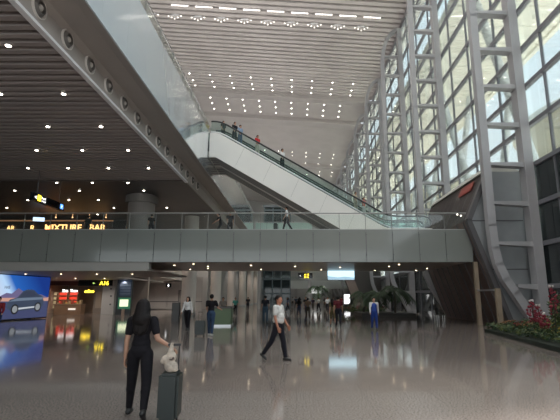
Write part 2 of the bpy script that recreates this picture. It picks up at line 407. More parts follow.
# beige portal by the doorway
pf = empty('portal_frame', (11.2, 24.3, 0), 0, 'beige timber portal frame standing in front of the brown wall', 'door frame')
PF = mat('beige_timber', (.30, .235, .17), .5, var=.1, scale=2)
MB().box(-.12, -.12, 0, .12, .12, 2.15).build('short_post', PF, pf)
MB().box(-.12, 2.6, 0, .12, 2.84, 3.83).build('tall_post', PF, pf)
MB().box(-.05, 0, 2.02, .05, 2.7, 2.12).build('cross_rail', CHROME, pf)

# --- exterior
CANO = mat('beige_canopy', (.93, .90, .78), .7, var=.04, scale=.2, emit=0)
b = MB()
for k in range(40):
    b.box(16.6, 20 + k * 3.5, 32.3, 30, 20 + k * 3.5 + 3.35, 32.6)
b.box(16.6, 18, 32.6, 30, 165, 33.2); b.box(29.8, 18, 32.0, 30.4, 165, 33.3)
tag(b.build('roof_canopy', CANO), 'wide beige canopy reaching out beyond the glass wall', 'canopy')
TUBE = mat('canopy_tube', (.66, .70, .72), .5)
for k in range(8):
    b = MB(); y0 = 38 + k * 14.1
    b.cyl((24, y0, 5.6), (18.5, y0 + 1.5, 32.3), .45, .45, n=20)
    b.cyl((24, y0, 5.6), (27, y0 - 4, 32.3), .45, .45, n=20)
    tag(b.build('canopy_strut', TUBE), ordn[k] + ' pale leaning tube pair holding up the canopy outside the glass', 'strut', 'leaning canopy struts outside')
b = MB(); b.box(17, 0, 4.6, 62, 200, 5.6); struct(b.build('roadway_deck', mat('road_concrete', (.75, .74, .70), .8)))
def round_block(cx, cy, r, z0, z1, name, label, m):
    o = empty(name, (cx, cy, z0), 0, label, 'building')
    MB().cyl((0, 0, 0), (0, 0, z1 - z0), r, r, n=64).build('drum', m, o)
    MB().cyl((0, 0, z1 - z0), (0, 0, z1 - z0 + 1.2), r + .7, r + .3, n=64).build('cornice', mat('cornice_pale', (.62, .62, .56), .6), o)
    b = MB()
    for k in range(1, 5): b.cyl((0, 0, (z1 - z0) * k / 5), (0, 0, (z1 - z0) * k / 5 + .12), r + .08, n=64)
    b.build('band', mat('band_brown', (.30, .27, .20), .6), o)
    return o
BEI = mat('beige_cladding', (.48, .43, .32), .7, var=.05, scale=.3)
round_block(66, 74, 23, 0, 33, 'round_building', 'beige round building outside with horizontal bands, nearest', BEI)
round_block(70, 160, 26, 0, 40, 'round_building', 'beige round building outside, farther along the road', BEI)

# --- escalators
def make_escalator(yoff):
    e = empty('escalator', (0, yoff, 0), 0, 'x', 'escalator')
    SL = math.tan(R(30.45)); W = 2.3
    top = [(-6.02, 12.92), (-5.66, 12.92), (-5.3, 12.85), (-4.9, 12.62), (5.75, 6.36), (6.1, 6.22), (6.6, 6.18), (9.1, 6.18)]
    bot = [(-6.02, 11.16), (-5.56, 11.16), (3.25, 5.98), (3.4, 5.9), (9.1, 5.9)]
    poly = top + bot[::-1]
    MB().prism(poly, 0, .14).build('side_panel', WHITE, e)
    MB().prism(poly, W - .14, W).build('side_panel', WHITE, e)
    b = MB()
    for p, q in zip(bot[:3], bot[1:3]):
        b.bar((p[0], W / 2, p[1] + .12), (q[0], W / 2, q[1] + .12), W - .3, .08)
    n = 4
    b.build('soffit', mat('escalator_soffit', (.50, .48, .46), .4), e)
    for j in range(4):
        b = MB()
        for p, q in zip(bot[:3], bot[1:3]):
            yy = .35 + j * .52
            b.bar((p[0], yy, p[1] + .05), (q[0], yy, q[1] + .05), .2, .06)
        b.build('soffit_slat', mat('soffit_slat', (.28, .27, .26), .4), e)
    for j in range(6):
        x = -3.6 + j * 1.9
        zt = 12.62 - SL * (x + 4.9)
        MB().bar((x, -.004, zt - .05), (x - .55, -.004, zt - 1.3), .012, .01, up=(0, 1, 0)).build('panel_seam', mat('seam', (.35, .35, .33), .6), e)
    # steps
    b = MB(); x = -4.9; z = 12.62 - .12
    while x < 5.5:
        b.box(x, .5, z - .45, x + .36, W - .5, z + .06); x += .34; z -= .34 * SL
    b.box(-6.0, .5, 12.2, -4.9, W - .5, 12.55); b.box(5.5, .5, 5.89, 9.1, W - .5, 5.95)
    b.build('steps', mat('step_metal', (.18, .18, .18), .4, metal=.5), e)
    hand = [(-6.0, 13.9), (-5.7, 13.9), (-5.3, 13.82), (-4.8, 13.58), (5.8, 7.34), (6.3, 7.12), (6.9, 7.05), (8.7, 7.05), (9.0, 6.95), (9.15, 6.7), (9.05, 6.45), (8.7, 6.3)]
    for yy in (.28, W - .28):
        b = MB()
        for p, q in zip(hand[:7], hand[1:8]):
            zb = lambda X: 12.9 if X < -5.5 else (6.2 if X > 6.0 else 12.9 - (X + 5.3) * .5929)
            P = [(p[0], p[1]), (q[0], q[1]), (q[0], zb(q[0])), (p[0], zb(p[0]))]
            b.prism(P, yy - .01, yy + .01)
        b.prism([(8.7, 7.05), (9.0, 6.95), (9.15, 6.7), (9.05, 6.45), (8.7, 6.2)], yy - .01, yy + .01)
        b.build('glass_balustrade', ESCG, e)
        MB().tube([(x, yy, z) for x, z in hand], .06, n=10).build('handrail', RUBBER, e)
        MB().tube([(x, yy, z - .82) for x, z in hand[:8]], .05, n=8).build('inner_decking', CHROME, e)
    return e
e1 = make_escalator(28.4); e1['label'] = 'nearer escalator with white sides carrying the riders down to the footbridge'; e1['group'] = 'escalators'
e2 = clone(e1, (0, 30.72, 0), label='farther escalator running right behind the nearer one'); 

# --- far pieces of the hall
o = empty('far_footbridge', (0, 114, 3.83), 0, 'distant footbridge crossing the hall low behind the crowd', 'footbridge')
MB().box(-9, 0, 0, 14, 4, 2.05).build('deck', mat('far_clad', (.50, .53, .52), .4), o)
MB().box(-9, 0, 2.05, 14, .05, 3.1).build('guard_glass', GUARD, o)
for x in (-8, 0, 13): MB().box(x - .4, 1.5, -3.83, x + .4, 2.5, .01).build('pier', CONC, o)
o = empty('cross_deck', (0, 62, 10.2), 0, 'far upper walkway edged with pale green glass, seen under the escalator', 'walkway')
MB().box(-5.9, .1, 0, 2.4, 5, .75).build('deck', mat('cross_deck_grey', (.45, .44, .43), .5), o)
for k in range(5): MB().box(-5.9 + k * 1.66, 0, .5, -5.9 + k * 1.66 + 1.62, .06, 2.1).build('glass_panel', PALEG, o)
for x in (-5.4, 2.0): MB().box(x - .25, 2, -10.2, x + .25, 2.5, .01).build('pier', CONC, o)
MB().tube([(-5.9, 0, 2.2), (2.4, 0, 2.2)], .04).build('handrail', CHROME, o)
def tower(x0, x1, y0, z1, label, w=3.5, zb=0):
    o = empty('lift_tower', ((x0 + x1) / 2, y0, zb), 0, label, 'lift tower', 'glass lift towers')
    h = (x1 - x0) / 2; H = z1 - zb
    MB().box(-h + .05, 0.05, 0, h - .05, w, H - .1).build('glass_shaft', TOWG, o)
    b = MB()
    for xx in (-h, -h * .33, h * .33, h): b.box(xx - .08, -.05, 0, xx + .08, .1, H)
    z = 0
    while z < H + .1: b.box(-h - .1, -.08, z - .12, h + .1, .08, z + .12); z += 2.2
    b.build('frame', mat('tower_frame', (.10, .13, .14), .4), o)
    MB().box(-h - .2, -.1, H, h + .2, w + .1, H + .35).build('roof', mat('tower_roof', (.12, .14, .15), .4), o)
    return o
tower(-5.1, -.9, 68, 15.9, 'dark glass lift tower in the middle of the hall behind the footbridge')
tower(-13.5, -7.6, 70, 15.9, 'dark framed glass lift tower at the edge of the far left deck', zb=12.6)

# ---- left of the ground floor: wall pieces
struct(MB().box(-26, 50, 0, -18.2, 50.3, 3.3).build('wall_shop_back', mat('shop_wall', (.28, .20, .15), .6)))
struct(MB().box(-18.2, 44.6, 0, -15.1, 45.0, 3.83).build('wall_dark', mat('dark_brown_wall', (.30, .26, .235), .5)))
struct(MB().box(-19.1, 43.2, 0, -17.9, 43.9, 3.35).build('pillar_white', mat('pillar_grey', (.60, .58, .56), .4)))
for (x, z) in ((-18.2, .9), (-18.2, 1.7), (-18.25, 2.4)): MB().box(x - .08, 43.12, z, x + .05, 43.2, z + .14).build('switch_plate', STEEL_D, bpy.data.objects['pillar_white'])
pt = empty('glass_partition', (-18, 60, 0), 0, 'pale frosted glass partition wall beyond the dark wall, left of the columns', 'partition')
for k in range(6): MB().box(-4.4 + k * 1.6, 0, .1, -4.4 + k * 1.6 + 1.57, .06, 4.4).build('glass_panel', PARTG, pt)
b = MB(); b.box(-4.4, -.03, 1.0, 5.2, -.01, 1.12); b.build('dark_band', STEEL_D, pt)
MB().box(1.9, -.1, 0, 3.0, .1, 2.6).build('door_frame', mat('grey_doorframe', (.14, .14, .14), .5), pt)
MB().box(2.1, -.14, .1, 2.8, .12, 2.45).build('door_leaf', mat('grey_door', (.30, .29, .28), .5), pt)
struct(MB().box(-24, 64, 0, -13, 64.3, 9).build('wall_partition_back', mat('pale_back', (.50, .48, .46), .6)))
struct(MB().box(-15, 66, 0, -14.7, 170, 9.3).build('wall_corridor', mat('corridor_wall', (.30, .28, .27), .5, var=.1, scale=.2)))
sg = empty('exit_sign', (-16.95, 58, 2.95), 0, 'small black sign with a white symbol above the glass partition door', 'sign')
MB().box(-.35, 0, 0, .35, .08, .5).build('board', BLACKG, sg); MB().tube([(0, .04, .45), (0, .04, .9)], .02).build('hanger', STEEL_D, sg)
b = MB(); b.cyl((0, -.02, .36), (0, -.0, .36), .06, n=12); b.box(-.07, -.02, .08, .07, 0, .29); b.box(-.13, -.02, .2, .13, 0, .27); b.build('symbol', mat('white_glow', (1, 1, 1), emit=.8), sg)
# ================================================ car advert screen
def emi(name, c, s=1.0): return mat(name, (.02, .02, .02), .3, emit=s, ecol=c)
sc = empty('advert_screen', (-21.05, 28.3, .12), R(90) - math.atan(.97 / 7.9), 'large lit advert screen showing a grey saloon car before mountains', 'screen')
L, H = 7.45, 3.12
MB().box(-.1, .03, -.08, L + .08, .35, H + .08).build('frame', BLACK, sc)
m = bpy.data.materials.new('advert_sky'); m.use_nodes = True; t = m.node_tree; t.nodes.clear()
o_ = t.nodes.new('ShaderNodeOutputMaterial'); em = t.nodes.new('ShaderNodeEmission'); co = t.nodes.new('ShaderNodeTexCoord'); sx = t.nodes.new('ShaderNodeSeparateXYZ')
r1 = t.nodes.new('ShaderNodeValToRGB'); r1.color_ramp.elements[0].color = (.62, .50, .52, 1); r1.color_ramp.elements[1].color = (.01, .035, .20, 1)
e_ = r1.color_ramp.elements.new(.40); e_.color = (.50, .55, .68, 1); e_ = r1.color_ramp.elements.new(.56); e_.color = (.40, .58, .80, 1); e_ = r1.color_ramp.elements.new(.66); e_.color = (.02, .11, .42, 1)
mm = t.nodes.new('ShaderNodeMath'); mm.operation = 'MULTIPLY_ADD'; mm.inputs[1].default_value = 1 / 8.5; t.links.new(sx.outputs[0], mm.inputs[0])
m3 = t.nodes.new('ShaderNodeMath'); m3.operation = 'MULTIPLY'; m3.inputs[1].default_value = .09; t.links.new(sx.outputs[2], m3.inputs[0]); t.links.new(m3.outputs[0], mm.inputs[2])
t.links.new(co.outputs['Object'], sx.inputs[0]); t.links.new(mm.outputs[0], r1.inputs[0]); t.links.new(r1.outputs[0], em.inputs[0]); em.inputs[1].default_value = .8
t.links.new(em.outputs[0], o_.inputs[0])
MB().box(0, 0, 0, L, .03, H).build('sky_image', m, sc)
def flat(name, pts, mt, d=-.006, par=sc):
    if 'car' in name: pts = [(3.15 + (x - 1.7) * .73, z * 1.02) for x, z in pts]
    b = MB(); b.prism([(x, z) for x, z in pts], d, .0); return b.build(name, mt, par)
flat('water_image', [(0, 0), (L, 0), (L, 1.35), (0, 1.35)], emi('water', (.05, .06, .14), .7))
flat('glow_image', [(0, 1.25), (L, 1.25), (L, 1.55), (3, 1.62), (0, 1.6)], emi('glow', (.65, .35, .28), .6), -.008)
flat('mountain_image', [(2.2, 1.5), (3.0, 1.85), (3.5, 1.8), (4.1, 2.2), (4.6, 1.98), (5.2, 2.12), (5.9, 1.8), (6.6, 1.75), (L, 1.5)], emi('mountain', (.14, .12, .24), .7), -.010)
flat('car_body_image', [(1.7, .78), (1.75, 1.15), (2.05, 1.35), (3.0, 1.5), (3.7, 1.95), (4.3, 2.08), (5.2, 2.05), (5.9, 1.75), (6.6, 1.6), (6.85, 1.25), (6.8, .85), (6.0, .62), (2.4, .5)], emi('carbody', (.035, .05, .085), .8), -.014)
flat('car_hood_image', [(1.8, 1.2), (3.0, 1.45), (6.6, 1.52), (6.7, 1.35), (3.2, 1.25)], emi('carhood', (.12, .16, .22), .8), -.018)
flat('car_window_image', [(3.2, 1.5), (3.85, 1.9), (4.5, 1.98), (5.2, 1.94), (5.8, 1.62)], emi('carwin', (.03, .04, .07), .8), -.020)
flat('car_sill_image', [(3.0, .62), (5.7, .75), (5.7, .85), (3.0, .75)], emi('carsill', (.45, .48, .52), .8), -.020)
for cx, cz in ((3.95, .68), (6.3, .80)):
    b = MB(); b.cyl((cx, -.016, cz), (cx, -.022, cz), .36, n=24); b.build('wheel_image', emi('tyre', (.01, .01, .01), .5), sc)
    b = MB(); b.cyl((cx, -.022, cz), (cx, -.028, cz), .25, n=24); b.build('hub_image', emi('hub', (.25, .27, .29), .7), sc)
text('caption', 'HXE', .28, emi('ink', (.08, .06, .08), .5), sc, (2.75, -.012, 2.15), ext=.004)
# ---- shop
sh = empty('shop_unit', (-26.3, 44, 0), 0, 'small shop with a dark red fascia and brown counter left of the pale pillar', 'shop')
MB().box(0, 0, 2.82, 7.1, .3, 3.25).build('fascia', mat('fascia_red', (.09, .03, .03), .4), sh)
MB().box(.0, .1, 0, .3, 5.8, 2.9).build('side_wall', mat('shop_side', (.28, .21, .16), .5), sh)
MB().box(6.0, .1, 0, 7.1, .6, 2.82).build('pier', mat('shop_pier', (.30, .25, .21), .5), sh)
MB().box(6.2, .04, .6, 6.8, .1, 2.2).build('poster', mat('poster_beige', (.45, .36, .28), .5), sh)
WN = mat('shelf_wood', (.22, .12, .07), .5)
text('yellow_lettering', 'edino', .44, mat('yellow_glow', (1, .8, .1), emit=2.6, ecol=(1, .72, .05)), sh, (4.6, .9, 2.12), bold=.012)
text('white_lettering', '3ica', .40, mat('white_letters', (1, 1, 1), emit=1.4), sh, (1.5, 2.4, 2.2), bold=.006)
text('white_lettering', 'Tnan', .40, MATS['white_letters'], sh, (2.35, 2.4, 2.2), bold=.006)
def shelf_unit(x, label, lit):
    s = empty('display_shelf', (x, 47, 0), 0, label, 'shelf', 'display shelves in the shop')
    b = MB(); b.box(0, 0, 0, .06, .5, 2.1); b.box(.94, 0, 0, 1.0, .5, 2.1); b.box(0, .45, 0, 1, .5, 2.1); b.build('carcass', WN, s)
    for j in range(4):
        MB().box(.03, .02, .45 + j * .45, .97, .45, .49 + j * .45).build('shelf', WN, s)
        MB().box(.08, .12, .52 + j * .45, .92, .4, .80 + j * .45).build('goods_row', mat(lit + '_goods', (.5, .05, .03) if lit == 'red' else (.5, .45, .3), emit=.5 if lit == 'red' else .2, ecol=(.9, .06, .03) if lit == 'red' else (.8, .6, .35)), s)
    return s
shelf_unit(-26.6, 'lit display shelf of mixed goods at the left of the shop', 'mixed')
shelf_unit(-25.5, 'shelf of red goods in the shop, left of two', 'red')
shelf_unit(-24.4, 'shelf of red goods in the shop, right of two', 'red')
ct = empty('shop_counter', (-23.4, 42.6, 0), 0, 'brown display counter in front of the shop', 'counter')
MB().box(0, 0, 0, 2.6, .9, .95).build('carcass', mat('counter_brown', (.30, .18, .11), .35, var=.1, scale=2), ct, bevel=.02)
MB().box(-.04, -.04, .95, 2.64, .94, 1.02).build('worktop', mat('counter_top', (.35, .24, .16), .3), ct)
MB().box(1.4, -.03, .45, 2.1, .0, .62).build('plate', mat('counter_plate', (.6, .55, .5), emit=.6, ecol=(.9, .8, .7)), ct)
for k in range(9):
    cc = random.choice([(.5, .35, .12), (.6, .1, .06), (.6, .45, .25), (.25, .12, .06)])
    b = MB(); x = -23.25 + k * .27; b.box(x, 42.8, 1.02, x + .17, 43.05, 1.02 + .14 + .12 * (k % 3))
    tag(b.build('snack_box', mat('snack%d' % (k % 4), cc, .5)), 'small colourful snack box standing on the brown shop counter', 'box', 'snack boxes on the shop counter')
# signs
YEL = mat('sign_yellow', (1, .8, .05), emit=2.6, ecol=(1, .75, .04)); WHG = mat('sign_white', (1, 1, 1), emit=1.3)
s1 = empty('shop_sign', (-19.25, 42.35, 3.0), 0, 'dark sign with yellow gate numbers and an arrow above the shop', 'sign')
MB().box(-1.9, 0, -.26, 1.4, .12, .3).build('board', BLACKG, s1)
text('arrow', '<-', .28, mat('sign_green', (.6, .9, .2), emit=1.3), s1, (-.5, -.03, -.1))
text('lettering', 'A16', .52, YEL, s1, (.2, -.03, -.18), bold=.008)
s2 = empty('hanging_sign', (-16.05, 25.6, 7.5), R(90), 'long black hanging sign with a yellow symbol under the dark ceiling at upper left', 'sign')
MB().box(0, 0, 0, 3.55, .22, .48).build('board', BLACKG, s2)
MB().tube([(.5, .11, .4), (.5, .11, 2.0)], .025).build('hanger', STEEL_D, s2); MB().tube([(3.0, .11, .4), (3.0, .11, 2.0)], .025).build('hanger', STEEL_D, s2)
MB().box(.45, -.03, .06, .75, 0, .42).build('symbol', YEL, s2); text('arrow', '<', .36, WHG, s2, (.12, -.02, .1))
text('lettering', 'Food', .2, WHG, s2, (.85, -.02, .24), ext=.008); text('lettering', '4-12 A', .16, WHG, s2, (.85, -.02, .06), ext=.008)
MB().box(3.05, -.03, .08, 3.35, 0, .40).build('blue_symbol', mat('sign_blue', (.1, .3, .9), emit=1.5, ecol=(.1, .3, .9)), s2)
text('letter', 'P', .24, WHG, s2, (3.13, -.035, .14), ext=.004)
# bar sign + fascia on the mezzanine
AMB = mat('amber_glow', (1, .6, .25), emit=1.7, ecol=(1, .55, .2))
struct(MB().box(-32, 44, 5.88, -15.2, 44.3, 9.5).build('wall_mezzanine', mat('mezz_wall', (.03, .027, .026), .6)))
bs = empty('bar_sign', (-24.3, 41, 7.95), 0, 'warm glowing MIXTURE BAR letters across the dark mezzanine', 'sign')
MB().box(-4.5, .12, -.15, 6.5, .2, .85).build('backing', mat('sign_back', (.035, .025, .02), .5), bs)
MB().box(-4.5, .05, .95, 6.5, .3, 1.05).build('top_rail', mat('copper_rail', (.45, .22, .12), .4, emit=.12, ecol=(1, .5, .25)), bs)
text('lettering', 'MIXTURE', .86, AMB, bs, (.05, -.02, 0), bold=.012); text('lettering', 'BAR', .86, AMB, bs, (4.35, -.02, 0), bold=.012)
text('lettering', 'R', .75, AMB, bs, (-1.35, -.02, 0)); text('lettering', 'AR', .6, AMB, bs, (-3.6, -.02, .05))
for k in range(4):
    b = MB(); x = -23 + k * 1.6; b.tube([(x, 40.5, 9.5), (x, 40.5, 9.2)], .015); b.ball((x, 40.5, 9.15), .07)
    tag(b.build('pendant_lamp', mat('pendant_glow', (1, .6, .3), emit=1.5, ecol=(1, .55, .25))), 'tiny amber pendant lamp above the bar letters', 'lamp', 'amber pendants above the bar letters')
sl = empty('info_display', (-23.1, 38, 8.35), R(20), 'small lit blue and white screen hanging left above the bar letters', 'screen')
MB().box(-.45, 0, 0, .45, .08, .35).build('screen', mat('mezz_screen', (.5, .7, 1), emit=1.2, ecol=(.6, .75, 1)), sl); MB().tube([(0, .04, .3), (0, .04, 1.2)], .02).build('hanger', STEEL_D, sl)

# flight display kiosk
fd = empty('flight_display', (-16.25, 41.5, 0), 0, 'tall dark flight information pillar with a glowing green map panel', 'information display')
MB().box(-.75, 0, 0, .65, .35, 3.7).build('casing', mat('kiosk_case', (.03, .035, .035), .3), fd)
MB().box(-.50, -.03, 1.75, .62, 0, 3.6).build('flight_screen', mat('fids', (.02, .03, .05), .2, emit=.15, ecol=(.025, .045, .09)), fd)
b = MB()
for j in range(12): b.box(-.46, -.04, 1.85 + j * .145, .58, -.03, 1.90 + j * .145)
b.build('flight_rows', mat('fids_rows', (.1, .12, .15), emit=.12, ecol=(.10, .16, .22)), fd)
MB().box(-.52, -.06, .58, .62, .0, 1.62).build('map_frame', mat('green_frame', (.03, .10, .06), .3, emit=.25, ecol=(.05, .30, .14)), fd)
MB().box(-.36, -.09, .80, .44, -.05, 1.45).build('map_panel', mat('map_glow', (.8, .9, .6), emit=.75, ecol=(.85, .9, .62)), fd)
MB().cyl((.0, -.02, 0), (0, -.02, .58), .14, n=14).build('stand', mat('stand_tan', (.40, .30, .24), .4), fd)
# lower signs beyond the bridge
s3 = empty('gate_sign', (.17, 36.3, 3.2), 0, 'black hanging sign with yellow numbers seen just under the footbridge', 'sign')
MB().box(0, 0, 0, 1.22, .12, .46).build('board', BLACKG, s3); MB().tube([(.6, .06, .44), (.6, .06, .66)], .03).build('hanger', STEEL_D, s3)
text('lettering', 'A 12', .20, YEL, s3, (.52, -.02, .25), bold=.004); text('lettering', 'B 16', .20, YEL, s3, (.52, -.02, .04), bold=.004); text('arrow', '<', .2, WHG, s3, (.12, -.02, .14))
tv = empty('hanging_screen', (3.77, 36.4, 3.05), 0, 'wide bright pale blue screen hanging at the back of the footbridge soffit', 'screen')
MB().box(-1.17, 0, 0, 1.17, .1, .8).build('casing', BLACK, tv)
MB().box(-1.12, -.02, .04, 1.12, 0, .78).build('picture', mat('tv_picture', (.6, .85, .95), emit=1.0, ecol=(.55, .80, .92)), tv)
b = MB(); b.prism([(-1.12, .04), (1.12, .04), (1.12, .22), (.3, .32), (-.3, .25), (-1.12, .36)], -.03, -.02); b.build('picture_detail', mat('tv_dark', (.3, .4, .45), emit=.9, ecol=(.30, .45, .55)), tv)
ls = empty('lit_sign', (8.1, 70, .6), 0, 'small white glowing upright sign behind the red flowers', 'sign')
MB().box(-.45, 0, 0, .5, .15, 1.5).build('panel', mat('lit_white', (1, 1, 1), emit=.9), ls); MB().box(-.5, .02, -.6, .55, .2, 1.55).build('frame', BLACK, ls)
st = tag(MB().box(3.2, 113.7, 2.6, 6.5, 114, 3.85).box(3.2, 113.7, 0, 3.4, 114, 2.7).build('shop_light_box', mat('far_lit', (1, 1, 1), emit=.7)), 'distant white lit shop fascia above the far crowd', 'sign')
struct(MB().box(9.0, 72, 0, 14, 72.4, 8).build('wall_far_dark', mat('far_dark', (.09, .085, .08), .5)))
pr = MB().prism([(6.6, 5.2), (7.9, 5.2), (9.9, 0), (8.6, 0)], 62, 63.2)
tag(pr.build('leaning_pillar', mat('tan_pillar', (.26, .20, .17), .5)), 'leaning tan pillar beyond the hanging blue screen', 'pillar')

# ================================================ lights in the ceilings
def lamp_root(name, r, m, label, cat, grp):
    o = empty(name, (0, 0, 0), 0, label, cat, grp)
    b = MB(); b.cyl((0, 0, -.03), (0, 0, .06), r * 1.3, n=14); b.build('trim_ring', mat('ring_white', (.6, .6, .6), .4), o)
    b = MB(); b.cyl((0, 0, -.045), (0, 0, -.028), r, n=14); b.build('lamp', m, o); return o
dl = lamp_root('downlight', .075, LAMP, 'small round downlight in the dark slatted ceiling at upper left', 'downlight', 'downlights in the slatted left ceiling')
first = True
spots = []
for iy in range(6):
    for ix in range(7):
        x = -9.1 - 2.48 * ix; yy = 12.3 + 3.3 * iy
        if yy < 28 and x > -24: spots.append((x, yy))
for (x, yy) in spots:
    if (x + 300 / 430 * yy) < -1.0: continue
    o = dl if first else clone(dl, (x, yy, 9.5)); first = False; o.location = (x, yy, 9.5)
dm = None
for (x, yy) in [(-16.65, 28.96), (-14.18, 28.96), (-11.7, 28.96), (-21.02, 31.22), (-16.2, 31.22), (-11.37, 31.22), (-18.62, 34.39), (-16.2, 34.39), (-25.8, 37.57), (-16.25, 37.57), (-19.07, 40.6), (-11.5, 37.5), (-22, 34.4)]:
    if dm is None:
        dm = lamp_root('downlight', .075, LAMP, 'small round downlight in the flat dark ceiling over the mezzanine', 'downlight', 'downlights in the flat mezzanine ceiling'); o = dm
    else: o = clone(dm, (x, yy, 9.5))
    o.location = (x, yy, 9.5)
db = None
for (x, yy) in [(-6.71, 28.29), (-6.23, 30.61), (-3.08, 29.64), (-2.74, 33.93), (-.07, 30.61), (-6.66, 32.75), (3.22, 31.64), (6.58, 30.61), (6.85, 28.73), (6.42, 35.21), (9.75, 35.21), (9.91, 32.75), (-8.3, 34), (-8.3, 29.5), (2.0, 34.5)]:
    if db is None:
        db = lamp_root('downlight', .055, mat('soffit_lamp', (1, .85, .65), emit=7, ecol=(1, .80, .55)), 'small warm downlight in the footbridge soffit', 'downlight', 'downlights in the footbridge soffit'); o = db
    else: o = clone(db, (x, yy, BZ0))
    o.location = (x, yy, BZ0)
ds = None
for k in range(10):
    x = -21.5 + (k % 5) * 2.5; yy = 30.5 + (k // 5) * 7
    if yy > 36 and x > -15.2: continue
    if ds is None:
        ds = lamp_root('downlight', .05, MATS['soffit_lamp'], 'small downlight in the low ceiling before the shop', 'downlight', 'downlights in the low shop ceiling'); o = ds
    else: o = clone(ds, (x, yy, 3.29))
    o.location = (x, yy, 3.29)
# spots: some sit in the shop downlights, the others are added fill, no fittings
def spot(x, y, z, e, col=(1, .9, .8), ang=140):
    l = bpy.data.lights.new('downlight_and_fill', 'SPOT'); l.energy = e; l.spot_size = R(ang); l.spot_blend = .6; l.shadow_soft_size = .05; l.color = col
    o = bpy.data.objects.new('downlight_and_fill', l); COL.objects.link(o); o.location = (x, y, z)
for k in range(10): spot(-21.5 + (k % 5) * 2.5, 30.5 + (k // 5) * 7, 3.22, 34)
for x in (-25.5, -23, -21, -18.6, -16.3): spot(x, 41.3, 3.22, 60)  # added fill along the shop front and pillar
for k in range(4): spot(-25 + k * 1.6, 45.6, 3.1, 75)  # added fill inside the shop
for k in range(6): spot(-20 + (k % 3) * 2.5, 50 + (k // 3) * 6, 3.75, 130)  # added fill in front of the glass partition
for yy in (40, 47, 54, 61): spot(-12.3, yy, 9.2, 420, ang=120)  # added fill for the nearer columns
for yy in (66, 80, 94, 108): spot(-11.8, yy, 9.2, 420, ang=120)  # added fill for the farther columns
# hall downlights
dh = None
for rows, x0, dx, n in (((71.4, 73.9, 75.9), -19.3, 3.7, 9), ((82.4, 84.6, 86.8), -17.7, 3.35, 9), ((112, 115, 120.5), -16, 3.75, 8), ((130, 134), -16, 3.9, 8)):
    for yy in rows:
        for k in range(n):
            x = x0 + dx * k
            z = {71: .05, 73: .05, 75: .05}.get(int(yy))
            if z is None:
                for (a, b_, z0, z1) in ((77, 82, -.55, .9), (82, 88.6, .9, .2), (88.6, 95, -.35, .9), (95, 121.01, .9, .3), (121, 127, -.4, .9), (127, 180, .9, .3)):
                    if a <= yy < b_: z = z0 + (z1 - z0) * (yy - a) / (b_ - a); break
            l = (x, yy, zc(x) + z - .02)
            if dh is None: dh = lamp_root('hall_downlight', .11, LAMP_H, 'bright pinpoint downlight in the high hall ceiling', 'downlight', 'downlights in the high hall ceiling'); o = dh
            else: o = clone(dh, l)
            o.location = l
# spider clusters + lit rails near the top of the picture
sp0 = None
for k in range(10):
    x = -20.5 + k * 3.3; l = (x, 54.5, zc(x) + .05)
    if sp0 is None:
        sp0 = empty('spot_cluster', l, 0, 'cluster of splayed spotlights under the slatted hall ceiling', 'spotlight', 'spotlight clusters across the hall ceiling')
        MB().box(-.5, -.06, -.25, .5, .06, -.12).build('bar', RIM, sp0); MB().tube([(0, 0, -.15), (0, 0, .05)], .04).build('stem', RIM, sp0)
        for j in range(5):
            a = -1 + j * .5; tip = (a * .9, -.15, -.95 + abs(a) * .45)
            q = MB().tube([(a * .4, 0, -.2), tip], .035).build('arm', RIM, sp0)
            MB().ball(tip, .09, 1).build('spot_head', mat('cluster_glow', (1, .95, .9), emit=2.2, ecol=(1, .93, .85)), q)
    else: clone(sp0, l)
rl = None
for k in range(9):
    x = -16 + k * 3.3; l = (x, 52.4, zc(x) + .02)
    if rl is None:
        rl = empty('light_rail', l, 0, 'short lit rail beside the spotlight clusters in the high ceiling', 'light rail', 'lit rails across the hall ceiling')
        MB().bar((-1.2, 0, 0), (1.2, 0, -.17), .16, .1).build('housing', RIM, rl)
        for j in range(6): MB().box(-1.1 + j * .4, -.06, -.16 - .02 * j, -.85 + j * .4, .06, -.06 - .02 * j).build('lamp', MATS['cluster_glow'], rl)
    else: clone(rl, l)

# ================================================ people
SKIN = mat('skin', (.45, .25, .17), .55); SKIN2 = mat('skin_tan', (.36, .19, .12), .55); HAIRM = mat('black_hair', (.010, .008, .008), .6, spec=.2)
def remesh(mb, name, m, parent, vox, smooth_it=3):
    o = mb.build(name, m, parent)
    md = o.modifiers.new('r', 'REMESH'); md.mode = 'VOXEL'; md.voxel_size = vox; md.use_smooth_shade = True
    ms = o.modifiers.new('s', 'SMOOTH'); ms.iterations = smooth_it; ms.factor = .5
    bpy.context.view_layer.update()
    me = bpy.data.meshes.new_from_object(o.evaluated_get(bpy.context.evaluated_depsgraph_get()))
    old = o.data; o.modifiers.clear(); o.data = me; bpy.data.meshes.remove(old); me.name = name
    me.materials.clear(); me.materials.append(m)
    return o
V = Vector
def rot_fwd(a):  # direction for a limb hanging down swung forward by a degrees (facing +Y)
    return V((0, math.sin(R(a)), -math.cos(R(a))))
